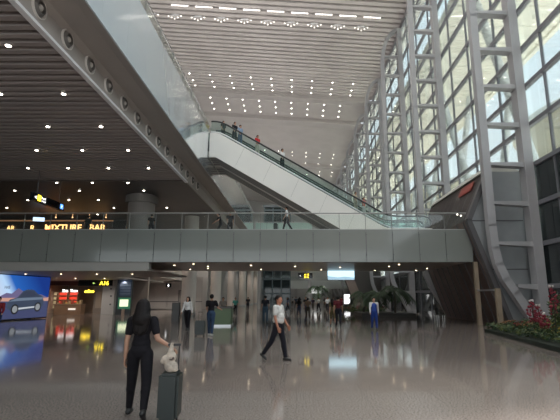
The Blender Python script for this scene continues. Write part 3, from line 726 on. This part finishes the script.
def person(loc, face, label, h=1.72, legs=((18, 5), (-20, 15)), arms=None, top=(.1, .1, .1), bottom=(.02, .02, .03), shoes=(.02, .02, .02),
           detail=1, lean=0, belly=0, hair='short', sleeves='short', female=False, skirt=False, head_turn=0, group=None, feet_z=0, skin=None, vest=None, sit=False, nod=0, splay=(1, 1), hs=1.0):
    skin = skin or SKIN
    vox = {0: .034, 1: .022, 2: .009}[detail]
    k = h / 1.72
    root = empty('person', loc, face, label, 'person', group); root.scale = (k, k, k)
    sw = .165 if female else .195; hw = .095
    L1, L2 = .43, .42
    # legs
    P = []
    for i, (a, kn) in enumerate(legs):
        s = -1 if i == 0 else 1
        hip = V((s * hw, 0, 0)); o_x = V((s * math.sin(R(splay[i])), 0, 0)); knee = hip + (rot_fwd(a) + o_x) * L1; ank = knee + (rot_fwd(a - kn) + o_x) * L2
        fa = a - kn; P.append([hip, knee, ank, fa])
    low = min(p[2].z for p in P); pz = -low + .085
    pel = V((0, 0, pz))
    for p in P:
        for j in range(3): p[j] = p[j] + pel
    up = V((0, math.sin(R(lean)), math.cos(R(lean))))
    waist = pel + up * .15; chest = pel + up * .36; neck = pel + up * .52; head = neck + up * .155 + V((0, .02, 0)) ; sh = pel + up * .475
    if arms is None: arms = ((-14, 8, 12), (16, 8, 18))
    A = []
    for i, spec in enumerate(arms):
        s = -1 if i == 0 else 1
        S0 = sh + V((s * sw, 0, 0))
        if len(spec) == 3:
            fw, ou, el = spec
            d1 = V((s * math.sin(R(ou)), math.sin(R(fw)) * math.cos(R(ou)), -math.cos(R(fw)) * math.cos(R(ou))))
            d2 = V((s * math.sin(R(ou * .4)), math.sin(R(fw + el)), -math.cos(R(fw + el)))).normalized()
        else: d1, d2 = V(spec[0]).normalized(), V(spec[1]).normalized()
        E_ = S0 + d1 * .29; W_ = E_ + d2 * .25; A.append((S0, E_, W_, d2, s))
    # ---- body
    b = MB()
    b.ball(pel + V((0, 0, .02)), (.15, .10, .11)); b.ball(waist, (.115, .085, .12)); b.ball(chest, (.14, .10, .15)); b.caps(sh + V((-sw + .03, 0, .0)), .05, sh + V((sw - .03, 0, 0)), .05)
    b.caps(neck - up * .05, .058, head - up * .07, .052)
    q = Euler((R(-nod), 0, R(head_turn))).to_matrix()
    b.ball(head, (.076, .094, .112), 3 if detail == 2 else 2, rot=q)
    b.ball(head + q @ V((0, .035, -.055)), (.055, .055, .055))
    b.ball(head + q @ V((0, .098, -.018)), (.014, .02, .026), 2)
    for s in (-1, 1): b.ball(head + q @ V((s * .077, -.005, -.01)), (.012, .022, .032))
    for (hip, knee, ank, fa) in P:
        b.caps(hip, .082, knee, .056); b.caps(knee, .056, ank, .040); b.ball(knee + (ank - knee) * .3 - V((0, .015, 0)), .056)
    for (S0, E_, W_, d2, s) in A:
        b.caps(S0, .052, E_, .038); b.caps(E_, .039, W_, .026)
        side = V((0, 1, 0)) if abs(d2.y) < .7 else V((0, 0, 1))
        side = (side - d2 * side.dot(d2)).normalized(); nrm = d2.cross(side).normalized()
        if detail == 2:
            pc = W_ + d2 * .05
            M = Matrix((side, d2, nrm)).transposed()
            b.ball(pc, (.040, .052, .017), 2, rot=M)
            cin = -nrm * s
            for f, (off, ln) in enumerate(((-.030, .070), (-.010, .080), (.010, .075), (.029, .060))):
                a0 = W_ + d2 * .088 + side * off; a1 = a0 + d2 * ln * .5 + cin * .012; a2 = a1 + d2 * ln * .30 + cin * .026
                b.caps(a0, .0105, a1, .0098, 1); b.caps(a1, .0098, a2, .0088, 1)
            t0 = W_ + d2 * .03 + side * .032; t1 = t0 + side * .026 + d2 * .032 + cin * .012; b.caps(t0, .014, t1, .0105, 1); b.caps(t1, .0105, t1 + d2 * .028 + cin * .008, .0095, 1)
        else:
            b.ball(W_ + d2 * .06, (.034, .034, .05)); b.caps(W_ + d2 * .08, .02, W_ + d2 * .15, .016, 1)
    body = remesh(b, 'body', skin, root, vox)
    # ---- trousers / skirt
    b = MB(); g = .018
    b.ball(pel + V((0, -.01, .03)), (.165, .122, .125)); b.caps(pel + up * .08 + V((-.05, 0, 0)), .098, pel + up * .08 + V((.05, 0, 0)), .098)
    for (hip, knee, ank, fa) in P:
        b.caps(hip + V((0, 0, -.02)), .10, knee, .074)
        if not skirt: b.caps(knee, .074, ank + (knee - ank) * .08, .058 if not female else .05); b.ball(knee + (ank - knee) * .3 - V((0, .015, 0)), .070)
        else: b.ball(knee, .09)
    tm = mat('cloth_%02d%02d%02d' % tuple(int(c * 99) for c in bottom), bottom, .8, var=.1, scale=12, spec=.12)
    remesh(b, 'skirt' if skirt else 'trousers', tm, root, vox * 1.15)
    # ---- top
    b = MB()
    b.ball(pel + up * .13, (.150 + belly * .3, .108 + belly, .13)); b.ball(waist + up * .06 + V((0, belly * .5, 0)), (.138 if not female else .125, .105 + belly * .7, .15))
    b.ball(chest, (.165 if not female else .145, .122, .16)); b.caps(sh + V((-sw + .02, 0, -.005)), .066, sh + V((sw - .02, 0, -.005)), .066)
    b.caps(neck - up * .06, .075, neck - up * .02, .062)
    for (S0, E_, W_, d2, s) in A:
        if sleeves == 'none': continue
        fr_ = .62 if sleeves == 'short' else 1
        b.caps(S0, .068, S0 + (E_ - S0) * fr_, .060 if sleeves == 'short' else .052)
        if sleeves == 'long': b.caps(E_, .052, W_, .040)
    pm = mat('cloth_%02d%02d%02d' % tuple(int(c * 99) for c in top), top, .85, var=.08, scale=10, spec=.12)
    shirt = remesh(b, 'shirt', pm, root, vox * 1.15)
    # ---- shoes
    for (hip, knee, ank, fa), s in zip(P, (-1, 1)):
        pitch = R(max(-60, min(20, fa * 1.0 if fa < -12 else 0)))
        d = V((0, math.cos(pitch), math.sin(pitch))); u = V((0, -math.sin(pitch), math.cos(pitch)))
        b = MB(); c0 = ank - u * .045
        b.caps(c0 - d * .045, .042, c0 + d * .07 - u * .003, .040); b.caps(c0 + d * .07 - u * .003, .040, c0 + d * .15 - u * .012, .03)
        b.caps(ank, .048, c0, .045)
        remesh(b, 'shoe', mat('shoe_%02d' % int(shoes[0] * 99), shoes, .4), root, vox)
    # ---- hair
    b = MB(); hc = head + q @ V((0, -.016, .022))
    b.ball(hc, (.088, .104, .110), 3, rot=q)
    if hair == 'long':
        b.caps(hc + q @ V((0, -.03, .0)), .108, hc + V((0, -.075, -.20)), .13); b.caps(hc + V((-.06, -.085, -.18)), .085, hc + V((-.05, -.10, -.36)), .055)
        b.caps(hc + V((.06, -.085, -.18)), .085, hc + V((.05, -.10, -.36)), .055); b.caps(hc + V((0, -.09, -.2)), .085, hc + V((0, -.105, -.40)), .05)
    if hair == 'cap': b.ball(hc + q @ V((0, .02, .01)), (.09, .1, .09))
    ho = remesh(b, 'hair', HAIRM, root, vox)
    # trim the face side: push hair vertices off the face
    qi = q.transposed()
    for v in ho.data.vertices:
        l = qi @ (v.co - head)
        lim = .03 + max(0, l.z - .03) * 1.3
        if l.y > lim and l.z < .085:
            l.y = lim; l.x *= .92; v.co = head + q @ l
    if detail >= 1:
        for s in (-1, 1):
            MB().ball(head + q @ V((s * .030, .082, .014)), (.012, .008, .007), 1).build('eye', BLACK, root)
        MB().ball(head + q @ V((0, .088, -.055)), (.022, .008, .006), 1).build('mouth', mat('lip', (.30, .10, .08), .5), root)
    if vest:
        b = MB(); b.ball(chest, (.175, .132, .17)); b.ball(waist + up * .05, (.155, .122, .16)); b.ball(pel + up * .1, (.165, .125, .10))
        remesh(b, 'vest', mat('vest_%02d' % int(vest[2] * 99), vest, .7), root, vox * 1.15)
    root['_A'] = 0; del root['_A']
    return root, A, k
def suitcase(loc, rz, col, label, H=.62, W=.42, D=.26, handle=1.02):
    s = empty('suitcase', loc, rz, label, 'suitcase')
    cm = mat('case_%02d%02d%02d' % tuple(int(c * 99) for c in col), col, .35)
    b = MB(); b.box(-W / 2, -D / 2, .06, W / 2, D / 2, .06 + H); b.build('shell', cm, s, bevel=.035)
    for k in range(-2, 3): MB().box(k * W / 6 - .012, -D / 2 - .008, .11, k * W / 6 + .012, -D / 2 + .01, H).build('rib', cm, s)
    for x in (-1, 1):
        for y in (-1, 1): MB().cyl((x * (W / 2 - .05) - .012, y * (D / 2 - .05), .03), (x * (W / 2 - .05) + .012, y * (D / 2 - .05), .03), .03, n=14).build('wheel', RUBBER, s)
    b = MB()
    for x in (-.07, .07): b.cyl((x, -D / 2 + .05, H), (x, -D / 2 + .05, handle), .009, n=8)
    b.box(-.09, -D / 2 + .03, handle - .01, .09, -D / 2 + .07, handle + .022)
    b.build('handle', mat('case_handle', (.04, .04, .045), .4), s)
    return s

# woman walking away with the case
person((-2.28, 6.6, 0), R(4), 'woman in black seen from behind, pulling a dark suitcase across the foreground', h=1.66, splay=(5, 6), detail=2, female=True, hair='long',
       legs=((14, 2), (-14, 22)), arms=((-6, 8, 10), ((.30, -.12, -.95), (.80, -.30, -.40))), top=(.013, .012, .014), bottom=(.014, .013, .016), shoes=(.02, .02, .02))
suitcase((-1.74, 6.33, 0), R(184), (.012, .018, .016), 'dark grey green upright suitcase pulled by the woman in black', H=.60, W=.27, D=.36, handle=1.0)
bg_ = empty('carry_bag', (-1.75, 6.27, .665), 0, 'crumpled cream shopping bag hung on the handle above the dark suitcase', 'bag')
b = MB(); b.ball((0.02, 0, .07), (.095, .07, .08), 3); b.ball((-.04, 0, .16), (.085, .06, .075)); b.ball((.03, .0, .20), (.06, .05, .07)); b.caps((.0, 0, .2), .055, (.01, .02, .37), .02); b.ball((-.085, 0, .14), (.05, .045, .04)); b.ball((.07, 0, .03), (.05, .05, .035))
remesh(b, 'sack', mat('cream_cloth', (.50, .43, .36), .85, var=.3, scale=16, bump=1), bg_, .009, 1)
b = MB(); b.ball((.03, -.055, .17), (.03, .012, .012)); b.ball((.055, -.045, .185), (.015, .012, .02)); b.build('print', mat('dark_print', (.10, .07, .06), .7), bg_)
b = MB(); b.tube([(.01, .02, .34), (.03, .0, .38), (.0, .03, .37)], .010); b.build('knot', mat('cream_cloth', (.62, .55, .46)), bg_)

# man walking to the right
person((-.48, 12.15, 0), R(-112), 'man in a white short-sleeved shirt and dark trousers striding to the right', h=1.74, detail=2, belly=.06, lean=-1, head_turn=-12,
       legs=((13, 3), (-20, 16)), arms=((8, 10, 22), (4, 10, 18)), top=(.62, .60, .57), bottom=(.018, .018, .024), shoes=(.012, .012, .012), skin=mat('skin_red', (.42, .18, .11), .5))
person((-5.7, 23.2, 0), R(170), 'person in a white shirt and dark trousers walking towards the viewer, left of the columns', h=1.70, female=True, legs=((8, 2), (-10, 12)), top=(.66, .64, .62), bottom=(.02, .018, .02), hair='long', sleeves='long')
person((-3.78, 19.7, 0), R(-15), 'man in a black shirt and blue jeans standing beside a black suitcase', h=1.80, legs=((6, 0), (-6, 4)), top=(.015, .015, .018), bottom=(.035, .06, .11), shoes=(.5, .5, .48), arms=((10, 10, 30), (25, 12, 50)))
suitcase((-4.22, 19.6, 0), 0, (.015, .015, .017), 'black upright suitcase beside the man in the black shirt', H=.60, W=.44)
person((-2.04, 29.4, 0), R(10), 'person in a black top with a yellow print standing just behind the striding man', h=1.76, top=(.018, .018, .022), bottom=(.04, .07, .10), legs=((5, 0), (-5, 3)))
person((4.1, 23.2, 0), R(182), 'attendant in a blue waistcoat and blue trousers walking towards the viewer', h=1.66, top=(.62, .60, .60), bottom=(.02, .045, .20), vest=(.02, .06, .30), sleeves='long', legs=((7, 1), (-7, 8)))
person((-4.9, 29.6, 0), R(180), 'staff member in a grey brown top behind the green counter', h=1.66, top=(.24, .21, .18), bottom=(.05, .05, .05), legs=((0, 0), (0, 0)))
person((-5.5, 39.9, 0), R(185), 'person in a teal green top walking beyond the counter', h=1.66, top=(.10, .34, .28), bottom=(.03, .03, .035), detail=0)
person((-5.9, 54, 0), R(0), 'small distant person in black beside the row of columns', h=1.7, top=(.02, .02, .02), detail=0)
person((2.19, 26.3, 0), R(5), 'person in an olive dress walking away, left of the close pair', h=1.62, top=(.12, .10, .05), bottom=(.12, .10, .05), skirt=True, female=True, hair='long')
person((2.45, 25.6, 0), R(-5), 'person in black with dark red top walking away, right of the close pair', h=1.74, top=(.10, .02, .025), bottom=(.02, .02, .025), legs=((12, 3), (-14, 14)))
person((3.43, 48, 0), R(170), 'distant person in a bright white top behind the close pair', h=1.7, top=(.75, .75, .75), bottom=(.05, .05, .06), detail=0)
person((-13.17, 19.5, 0), R(200), 'person in a dark red jacket cut by the left picture edge', h=1.72, top=(.22, .025, .03), bottom=(.03, .04, .09), sleeves='long', arms=((20, 8, 40), (25, 12, 50)))
crowd = [((.26, 37.9), (.03, .03, .035), 'person in dark clothes just right of the striding man'), ((.9, 33.4), (.22, .15, .10), 'person in a light brown top right of the striding man'),
         ((2.11, 55), (.04, .03, .05), 'dark clothed person'), ((3.1, 60), (.30, .08, .06), 'red topped person'), ((0, 62), (.04, .05, .07), 'navy clothed person'), ((2.6, 51), (.35, .33, .30), 'grey topped person'),
         ((.6, 70), (.05, .05, .05), 'black clothed person'), ((1.5, 66), (.30, .24, .14), 'tan topped person'), ((-.6, 75), (.45, .45, .45), 'pale topped person'), ((4.2, 64), (.03, .03, .04), 'dark person'), ((4.7, 55), (.06, .05, .05), 'brown clothed person'),
         ((-7.2, 66), (.04, .04, .04), 'black topped person'), ((5.3, 72), (.5, .48, .46), 'white topped person'), ((1.0, 45), (.03, .03, .03), 'person in black'), ((6.2, 60), (.25, .05, .05), 'dark red topped person'), ((-.9, 48), (.10, .12, .20), 'blue topped person')]
PL = ['', '', 'in the far crowd below the yellow sign', 'in the far crowd below the yellow sign', 'in the far crowd near the lift tower', 'walking in the far crowd', 'far back in the crowd', 'far back in the crowd', 'far back near the lift tower', 'right of the far crowd', 'before the red flowers, far away', 'between the far columns', 'near the small lit sign', 'at mid distance, right of the striding man', 'near the leaning tan pillar', 'just right of the lift tower']
for i, ((x, y), c, lb) in enumerate(crowd):
    person((x, y, 0), R(random.choice([0, 180, 90, 160, 20])), (lb + ' ' + PL[i]).strip(), h=random.uniform(1.6, 1.78), top=c, bottom=random.choice([(.02, .02, .03), (.04, .05, .09), (.06, .05, .04)]), detail=0, female=i % 3 == 0, hair='long' if i % 3 == 0 else 'short')

# riders and people upstairs (feet on the step surface)
def stepz(x): return 12.56 - max(0, x + 4.9) * .5878 + .06 if x > -4.9 else 12.55
def rider(x, label, top, bottom=(.03, .03, .04), y=29.25, dz=0, **k):
    person((x, y, stepz(x) + dz), R(-128), label, legs=((3, 3), (-3, 2)), top=top, bottom=bottom, **k)
rider(-6.45, 'person in a yellow top at the upper end of the escalator', (.45, .38, .06), h=1.58)
rider(-5.25, 'dark clothed rider stepping onto the escalator at its top', (.05, .05, .045), h=1.62)
rider(-4.42, 'tall rider in black near the top of the escalator', (.018, .018, .022), h=1.76)
rider(-3.98, 'rider in a light blue shirt right below the rider in black', (.22, .30, .42), (.06, .10, .18), y=29.0, h=1.68)
rider(-2.76, 'rider in a red shirt and pale trousers halfway up the escalator', (.45, .03, .035), (.45, .40, .34), h=1.72)
rider(-.98, 'rider in a white shirt and dark trousers on the escalator', (.70, .68, .68), (.02, .02, .03), h=1.74)
rider(4.15, 'rider in a tan top near the bottom of the escalator', (.45, .38, .28), (.4, .35, .28), h=1.60)
rider(4.75, 'rider with a red and white shirt just below the tan rider', (.5, .06, .06), (.5, .5, .5), h=1.60, y=29.5)
person((-.62, 28.0, BZ1), R(90), 'man in a white shirt towing a black bag across the footbridge', h=1.72, legs=((18, 4), (-20, 14)), top=(.70, .69, .68), bottom=(.02, .02, .025), arms=((10, 8, 20), (-25, 10, 10)))
suitcase((-1.35, 28.0, BZ1), R(90), (.015, .015, .016), 'black bag on wheels towed across the footbridge', H=.5, W=.36, handle=.85)
person((-4.95, 28.0, BZ1 - .28), R(120), 'person in black leaning low behind the footbridge rail at left', h=1.6, legs=((30, 55), (20, 45)), lean=18, top=(.02, .02, .02), bottom=(.02, .02, .02), arms=((30, 20, 30), (25, 15, 30)))
person((-4.35, 28.0, BZ1 - .28), R(200), 'second person in black standing right behind the leaning one on the footbridge', h=1.6, top=(.02, .02, .022), legs=((5, 3), (-5, 3)))
for i, (x, y, c, lb) in enumerate(((-15.2, 31, (.03, .03, .03), 'dark silhouette behind the rail below the hanging sign'), (-10.4, 30.5, (.025, .025, .03), 'dark silhouette behind the rail just left of the flared column'), (-14.3, 36, (.10, .07, .05), 'dim figure on the mezzanine right of the bar letters'))):
    person((x, y, BZ1), R(30 * i), lb, h=1.7, top=c, detail=0)
for i, (x, c, lb) in enumerate(((-5.5, (.05, .06, .06), 'far figure in grey on the cross walkway, left of three'), (-1.9, (.55, .50, .05), 'far figure in a yellow vest on the cross walkway, middle of three'), (-.4, (.6, .55, .06), 'far figure in a yellow vest on the cross walkway, right of three'))):
    person((x, 62.6, 10.95), R(180), lb, h=1.7, top=c, detail=0)
person((-8.2, 24.5, 12.85), R(-80), 'person in a yellow and blue jacket at the upper deck rail', h=1.75, top=(.08, .14, .30), bottom=(.35, .30, .05), detail=0)
# green service counter
gc = empty('service_counter', (-4.35, 26.2, 0), R(4), 'green fronted service counter with staff behind, near the second column', 'counter')
MB().box(-.55, -.3, 0, .5, 1.6, 1.02).build('body', mat('counter_green', (.10, .15, .075), .4), gc, bevel=.02)
MB().box(-.62, -.36, 1.02, .57, 1.66, 1.10).build('worktop', mat('counter_dark', (.06, .055, .05), .3), gc)
MB().box(-.57, -.33, 0, .53, 1.62, .1).build('plinth', CHROME, gc)
for i in range(2):
    b = MB(); b.box(-8.6 + i * .75, 30.5, 0, -8.1 + i * .75, 30.9, 1.3); o = b.build('waste_bin', mat('bin_dark', (.09, .085, .08), .4), None, bevel=.03)
    tag(o, ('left', 'right')[i] + ' of two dark upright bins beside the nearest column', 'bin', 'dark bins by the column')

# ================================================ plants
def leafy(b, c, rad, n, size, mats_n, droop=.2):
    for _ in range(n):
        d = V((random.gauss(0, 1), random.gauss(0, 1), random.gauss(.2, 1))).normalized()
        p = V(c) + V((d.x * rad[0], d.y * rad[1], d.z * rad[2])) * random.uniform(.4, 1)
        t = V((random.gauss(0, 1), random.gauss(0, 1), random.gauss(0, .6))).normalized(); u = d.cross(t)
        if u.length < .05: continue
        u.normalize(); s = size * random.uniform(.6, 1.3); mi = random.randrange(mats_n)
        a = p + t * s; e = p - t * s
        b.face([e, p + u * s * .38 + d * s * .1, a, p - u * s * .38 + d * s * .1], mi)
LEAF = [mat('leaf_dark', (.020, .045, .018), .5), mat('leaf_mid', (.045, .085, .03), .5), mat('leaf_olive', (.10, .12, .035), .5)]
FLY = mat('flower_yellow', (.26, .22, .03), .6); FLO = mat('flower_orange', (.26, .11, .05), .6); FLR = mat('flower_crimson', (.22, .018, .035), .6); FLW = mat('flower_white', (.6, .55, .52), .6)
# planting bed edge
BP = [(9.1, 21.5), (8.9, 19.0), (8.5, 16.5), (8.1, 14.0), (8.0, 11.5), (14.2, 11.5), (14.2, 21.8), (11.2, 22.0)]
b = MB(); b.prism(BP, 0, .16, axis='z'); tag(b.build('planter_bed', mat('soil', (.012, .018, .010), .9)), 'low dark planting bed at the right foot of the glass wall', 'planter')
# low shrubs in the bed
k = 0
def shrub(x, y, r, h, fl=None, label='', z0=.14, n=160, size=.075):
    o = empty('shrub', (x, y, z0), 0, label, 'plant')
    b = MB(); leafy(b, (0, 0, h * .55), (r, r, h * .55), n, size, 3); tag(b.build('foliage', LEAF, o), kind='stuff')
    if fl:
        b = MB()
        for _ in range(int(n * .25)):
            a = random.uniform(0, 2 * PI); q_ = random.random() ** .5 * r; b.ball((math.cos(a) * q_, math.sin(a) * q_, h * (1.02 - .35 * (q_ / r) ** 2)), random.uniform(.022, .04), 1)
        tag(b.build('flowers', fl, o), kind='stuff')
    return o
SH = []
fls = [FLY, FLO, None, FLY, FLR, FLO, None, FLO]
adj = {id(FLY): 'yellow', id(FLO): 'orange', id(FLR): 'crimson'}
yy = 21.2
row = 0
while yy > 12.2:
    edge = 8.0 + (yy - 11.5) * .115
    for j in range(4):
        x = edge + .35 + j * .85 + (row % 2) * .2
        f = fls[(row * 3 + j) % 8] if j > 0 else None
        col_ = adj.get(id(f), 'green')
        o = shrub(x, yy, .5, .34 + .10 * j, f, 'low %s shrub in the right planting bed, %s' % (col_ + ('-flowering' if f else ''), ['front edge row', 'second row from the floor', 'third row', 'back row'][j]))
        o['group'] = 'low %s shrubs in the right planting bed, row %d' % (col_, j + 1)
        if f is None and j > 0: pass
    yy -= .95; row += 1
def flower_tower(x, y, h, label, m=FLR):
    o = empty('flower_tower', (x, y, .14), 0, label, 'flower arrangement')
    MB().tube([(0, 0, 0), (.02, 0, h * .5), (.0, 0, h)], .02).build('stem', mat('stem_brown', (.06, .045, .03), .7), o)
    b = MB()
    for _ in range(46):
        t = random.random(); r = .05 + .15 * math.sin(PI * min(1, .15 + t * .85)); a = random.uniform(0, 2 * PI)
        b.ball((math.cos(a) * r * random.random() ** .4, math.sin(a) * r * random.random() ** .4, h * .45 + t * h * .5), random.uniform(.03, .055), 1)
    tag(b.build('blossoms', m, o), kind='stuff')
    b = MB()
    for _ in range(7):
        a = random.uniform(0, 2 * PI); b.ball((math.cos(a) * .07, math.sin(a) * .07, h * .97 + random.uniform(0, .05)), .035, 1)
    b.build('pale_tips', FLW, o)
    b = MB(); leafy(b, (0, 0, h * .28), (.22, .22, h * .28), 60, .08, 3); tag(b.build('foliage', LEAF, o), kind='stuff')
for (x, y, h, lb) in ((9.1, 17.0, 1.42, 'crimson flower tower in the bed, leftmost of the front group'), (9.55, 17.4, 1.22, 'crimson flower tower in the bed, second from left'), (9.05, 16.2, .95, 'short crimson flower tower at the front of the group'),
                      (9.7, 16.6, 1.98, 'tallest crimson flower tower in the bed'), (9.15, 15.0, 1.15, 'crimson flower tower nearest the right picture edge')):
    flower_tower(x, y, h, lb)
for (x, y, h, lb) in ((10.6, 17.6, 1.9, 'tall dark leafy bush behind the flower towers, left one'), (10.9, 16.2, 1.75, 'tall dark leafy bush behind the flower towers, right one'), (9.9, 13.8, 1.0, 'dark bush at the right picture edge')):
    o = empty('leafy_bush', (x, y, .14), 0, lb, 'bush'); b = MB(); leafy(b, (0, 0, h * .5), (.55, .5, h * .5), 420, .11, 3); tag(b.build('foliage', LEAF, o), kind='stuff')
    MB().tube([(0, 0, 0), (.05, 0, h * .6)], .03).build('stem', MATS['stem_brown'], o)
# palms
def palm(x, y, h, label, n=16, fl=1.3):
    o = empty('palm_tree', (x, y, .3), 0, label, 'palm tree')
    b = MB(); b.tube([(0, 0, 0), (.04, 0, h * .5), (0, .03, h)], .1, n=10); b.build('trunk', mat('palm_trunk', (.05, .04, .03), .8, var=.3, scale=14), o)
    for j in range(n):
        a = 2 * PI * j / n + random.uniform(-.2, .2); el = random.uniform(.25, 1.1); b = MB(); pts = []
        for s in range(8):
            t = s / 7; r = fl * t * math.cos(el * (1 - t * .3)); z = h + fl * (math.sin(el) * t - .95 * t * t)
            pts.append(V((math.cos(a) * r, math.sin(a) * r, z)))
        side = V((-math.sin(a), math.cos(a), 0))
        for p, q in zip(pts, pts[1:]):
            for s in (-1, 1):
                for m_ in (0, .5):
                    c = p.lerp(q, m_); ln = fl * .24
                    b.face([c, c + (q - p) * .42, c + (q - p) * .9 + side * s * ln + V((0, 0, -ln * .5))])
        b.tube(pts, .012, n=5)
        b.build('frond', LEAF[0] if j % 2 else LEAF[1], o)
palm(8.65, 38.5, 2.0, 'tallest dark palm in the long planter under the footbridge, right', fl=1.9)
palm(7.4, 39.5, 1.6, 'middle dark palm in the long planter under the footbridge', fl=1.8)
palm(6.4, 41.5, 1.6, 'left dark palm behind the blue attendant', fl=1.7)
tag(MB().box(5.6, 37.4, 0, 10.2, 42.2, .32).build('long_planter', mat('planter_dark', (.04, .035, .03), .5)), 'long low dark planter holding the palms', 'planter')
for i in range(9):
    x = 4.6 + (i % 5) * .95; y = 43.5 + (i // 5) * 1.4
    o = shrub(x, y, .6, .8, FLR, 'red-flowering shrub in the row beyond the close pair of walkers', z0=0, n=150, size=.12); o['group'] = 'red flowering shrubs beneath the palms'
palm(2.9, 58, 2.5, 'far dark palm left of the leaning pillar', fl=1.9)
# chair by the brown wall
ch = empty('waiting_chair', (10.2, 31.2, 0), R(-90), 'dark chair standing by the brown wall under the footbridge', 'chair')
MB().box(-.24, -.24, .42, .24, .24, .48).build('seat', BLACK, ch); MB().box(-.24, -.26, .5, .24, -.22, .95).build('backrest', BLACK, ch)
for sx_ in (-1, 1):
    for sy_ in (-1, 1): MB().cyl((sx_ * .2, sy_ * .2, 0), (sx_ * .2, sy_ * .2, .43), .015, n=8).build('leg', CHROME, ch)
